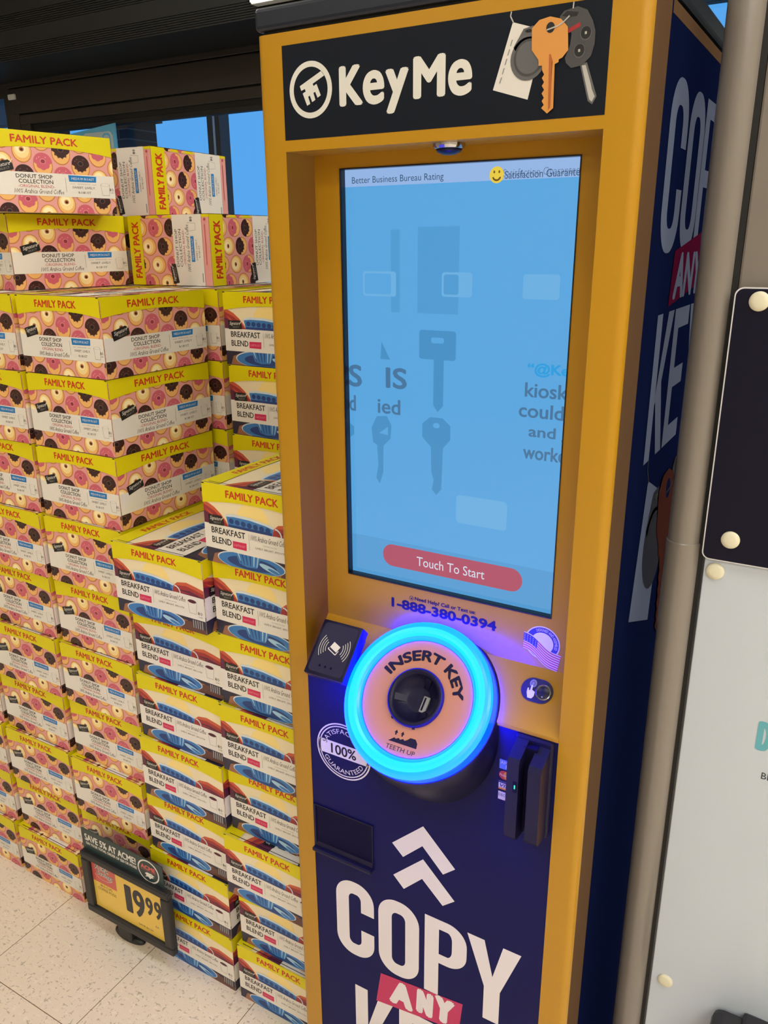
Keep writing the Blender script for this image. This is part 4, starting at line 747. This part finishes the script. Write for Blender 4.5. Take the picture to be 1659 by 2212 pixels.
# ------------------------------------------------------------------ floor-standing price sign
def price_sign():
    X0, Y0 = -.588, .080; S = empty('price_sign', (X0, Y0, 0)); tag(S, 'black-framed yellow price sign reading 19.99, standing on the floor before the cartons', 'price sign')
    yf = .045 - Y0; a = lambda x: x - X0
    m = Mesh(); o0, o1, z0, z1 = -.690, -.404, .062, .2405; i0, i1, j0, j1 = -.664, -.430, .083, .2215
    for b in ((o0, z0, o1, j0), (o0, j1, o1, z1), (o0, j0, i0, j1), (i1, j0, o1, j1)): m.box(a(b[0]), yf, b[1], a(b[2]), yf + .017, b[3], 'sign_black', .004)
    m.box(a(o0), yf + .010, z0, a(o1), yf + .017, z1, 'sign_black', .004); m.build('frame', S)
    A = Art((a(i0) - .003, j0 - .003, a(i1) + .003, j1 + .003)); A.rect(a(i0) - .003, j0 - .003, a(i1) + .003, j1 + .003, 'sign_yellow', 0)
    A.rect(a(-.667), .1605, a(-.583), .2245, 'sign_red', 1)
    A.text('XTRA', a(-.655), .1975, a(-.604), .2165, 'sign_white', 2.4, .07, .15, 2); A.text('XTRA', a(-.6545), .1985, a(-.6045), .2160, 'sign_text', 3, .01, .15, 2); A.text('Savings', a(-.648), .1790, a(-.592), .1990, 'sign_white', 2.6, .05, .2, 2); A.text('Savings', a(-.6475), .1800, a(-.5925), .1985, 'sign_text', 3, .0, .2, 2)
    A.arc(a(-.625), .188, .030, .0315, 200, 350, 'sign_white', 2.2, 16, .5)
    A.text('COFFEE PODS', a(-.650), .1385, a(-.588), .1465, 'sign_text', 1, .01, 0, 2); A.text('80.0 CUPS', a(-.640), .1500, a(-.600), .1570, 'sign_text', 1, 0, 0, 2)
    A.text('1', a(-.556), .118, a(-.534), .197, 'sign_text', 1, .03, 0, 4); A.text('9', a(-.530), .118, a(-.492), .197, 'sign_text', 1, .03, 0, 4)
    A.text('9', a(-.488), .141, a(-.465), .193, 'sign_text', 1, .03, 0, 4); A.text('9', a(-.461), .141, a(-.438), .193, 'sign_text', 1, .03, 0, 4)
    A.text('SAVE $3.00', a(-.520), .0935, a(-.473), .0995, 'sign_text', 1, 0, 0, 2); A.text('EA', a(-.463), .113, a(-.452), .1185, 'sign_text', 1, .01, 0, 2)
    m = Mesh(); m.art(A, lambda u, v, L: (u, yf + .0095 - L * EPS, v)); m.build('price_card', S)
    A = Art(); t0, t1, u0, u1 = a(-.686), a(-.423), .236, .302
    A.rect(t0, u0, t1, u1, 'topper_green', 0); A.text('SAVE 5% AT ACME!', a(-.677), .2695, a(-.507), .2890, 'sign_white', 1, .03, 0, 3); A.text('ON YOUR TOTAL ORDER OF $20 OR MORE', a(-.675), .2570, a(-.506), .2660, 'sign_white', 1, .03, 0, 2)
    cx, cz = a(-.4685), .2690; A.ell(cx, cz, .0335, .0305, 'sign_white', 1, 36); A.ell(cx, cz, .0300, .0270, 'topper_green', 1.5, 36); A.text('ACME', cx - .023, cz + .0035, cx + .023, cz + .0155, 'sign_red', 2, .05, 0, 3); A.rect(cx - .024, cz + .0008, cx + .024, cz + .0016, 'sign_red', 2)
    A.poly([(cx - .012, cz - .0080), (cx - .004, cz - .0035), (cx + .010, cz - .0035), (cx + .0185, cz - .007), (cx + .012, cz - .010), (cx + .0155, cz - .0135), (cx + .009, cz - .0145), (cx + .003, cz - .0195), (cx - .002, cz - .0150), (cx - .013, cz - .0185), (cx - .007, cz - .0125)], 'sign_white', 2); A.ell(cx + .008, cz - .0075, .0015, .001, 'topper_green', 3, 8)
    m = Mesh(); m.box(t0, yf + .0125, u0, t1, yf + .0135, u1, 'topper_green'); m.art(A, lambda u, v, L: (u, yf + .0122 - L * EPS, v)); m.build('topper_card', S)
    mt = Matrix.Diagonal((1, .32, 1, 1)); m = Mesh(); m.lathe([(.048, 0), (.050, .003), (.048, .008), (.040, .012)], 'sign_black', Matrix.Translation((0, -.001, 0)) @ mt, 40); o = m.build('base', S); autosmooth(o)
    m = Mesh(); m.box(-.022, -.018, .008, .024, -.004, .09, 'sign_black', .003); m.box(-.030, -.022, .048, .032, -.010, .066, 'sign_black', .003); m.build('neck', S)
price_sign()

# ------------------------------------------------------------------ fixture on the right
def fixture():
    F = empty('display_fixture', (.572, .17, 0)); tag(F, 'beige metal fixture with round post and dark and white boards, right of the kiosk', 'fixture'); ox, oy = .572, .17
    b = lambda m, x0, y0, z0, x1, y1, z1, mm, bev=0.0, seg=2: m.box(x0 - ox, y0 - oy, z0, x1 - ox, y1 - oy, z1, mm, bev, seg)
    cx, cy = .5705 - ox, .168 - oy; T = Matrix.Translation((cx, cy, 0))
    m = Mesh(); m.lathe([(.0236, 0), (.0236, 1.2235), (.0226, 1.2245)], 'beige_metal', T, 40); autosmooth(m.build('lower_post', F))
    m = Mesh(); m.lathe([(.0222, 1.2235), (.0222, 2.25)], 'beige_metal', T, 40); autosmooth(m.build('upper_post', F))
    m = Mesh(); b(m, .5985, .1605, 1.3, 1.30, .20, 2.25, 'beige_metal', .003); m.build('back_panel', F)
    m = Mesh(); b(m, .588, .160, 0, .5985, .19, 2.25, 'gap_black'); m.build('channel', F)
    m = Mesh(); b(m, .6015, .1555, .08, 1.28, .160, 1.2320, 'board_white', .001, 1)
    A = Art(); A.text('DERMA', .6982, .9365, .812, .9830, 'teal_ink', 1, .03, 0, 5); A.text('BEAUTY', .7122, .8925, .757, .9030, 'sign_text', 1, 0, 0, 3)
    A.P = []   # only the visible initials stay
    A.text('D', .6982, .9365, .7180, .9830, 'teal_ink', 1, .05, 0, 5); A.text('BE', .7122, .8925, .7255, .9030, 'sign_text', 1, .01, 0, 3)
    m.art(A, lambda u, v, L: (u - ox, .1554 - oy - L * EPS, v)); wb = m.build('white_board', F)
    def prism_board(name, x0, z0, x1, z1, y, edge, face):
        A = Art(); A.rrect(x0, z0, x1, z1, .010, edge, 0, 6); m = Mesh(); m.prism(A.P[0][0], lambda u, v: (u - ox, y - oy, v), lambda u, v: (u - ox, y + .004 - oy, v), edge)
        B = Art(); B.rrect(x0 + .0016, z0 + .0014, x1 - .0016, z1 - .0016, .009, face, 1, 6); m.art(B, lambda u, v, L: (u - ox, y - oy - L * EPS, v)); return m.build(name, F)
    db = prism_board('dark_board', .5975, 1.2085, 1.26, 1.5615, .1485, 'board_edge', 'board_dark')
    for par, y, pts in ((db, .1485, ((.6262, 1.5455), (.6308, 1.2405))), (wb, .1555, ((.6165, 1.1905), (.624, .469)))):
        for x, z in pts:
            m = Mesh(); m.lathe([(.0117, 0), (.0117, .0022), (.0105, .0036), (.006, .0044)], 'rivet_ivory', Matrix.Translation((x - ox, y - oy, z)) @ Matrix.Rotation(R(90), 4, 'X'), 30); o = m.build('rivet', par); autosmooth(o)
    m = Mesh(); b(m, .700, .05, .36, .95, .156, .468, 'rubber_black', .016, 3); b(m, .742, .075, .452, .95, .156, .474, 'rubber_black', .006); m.build('armrest', F)
fixture()
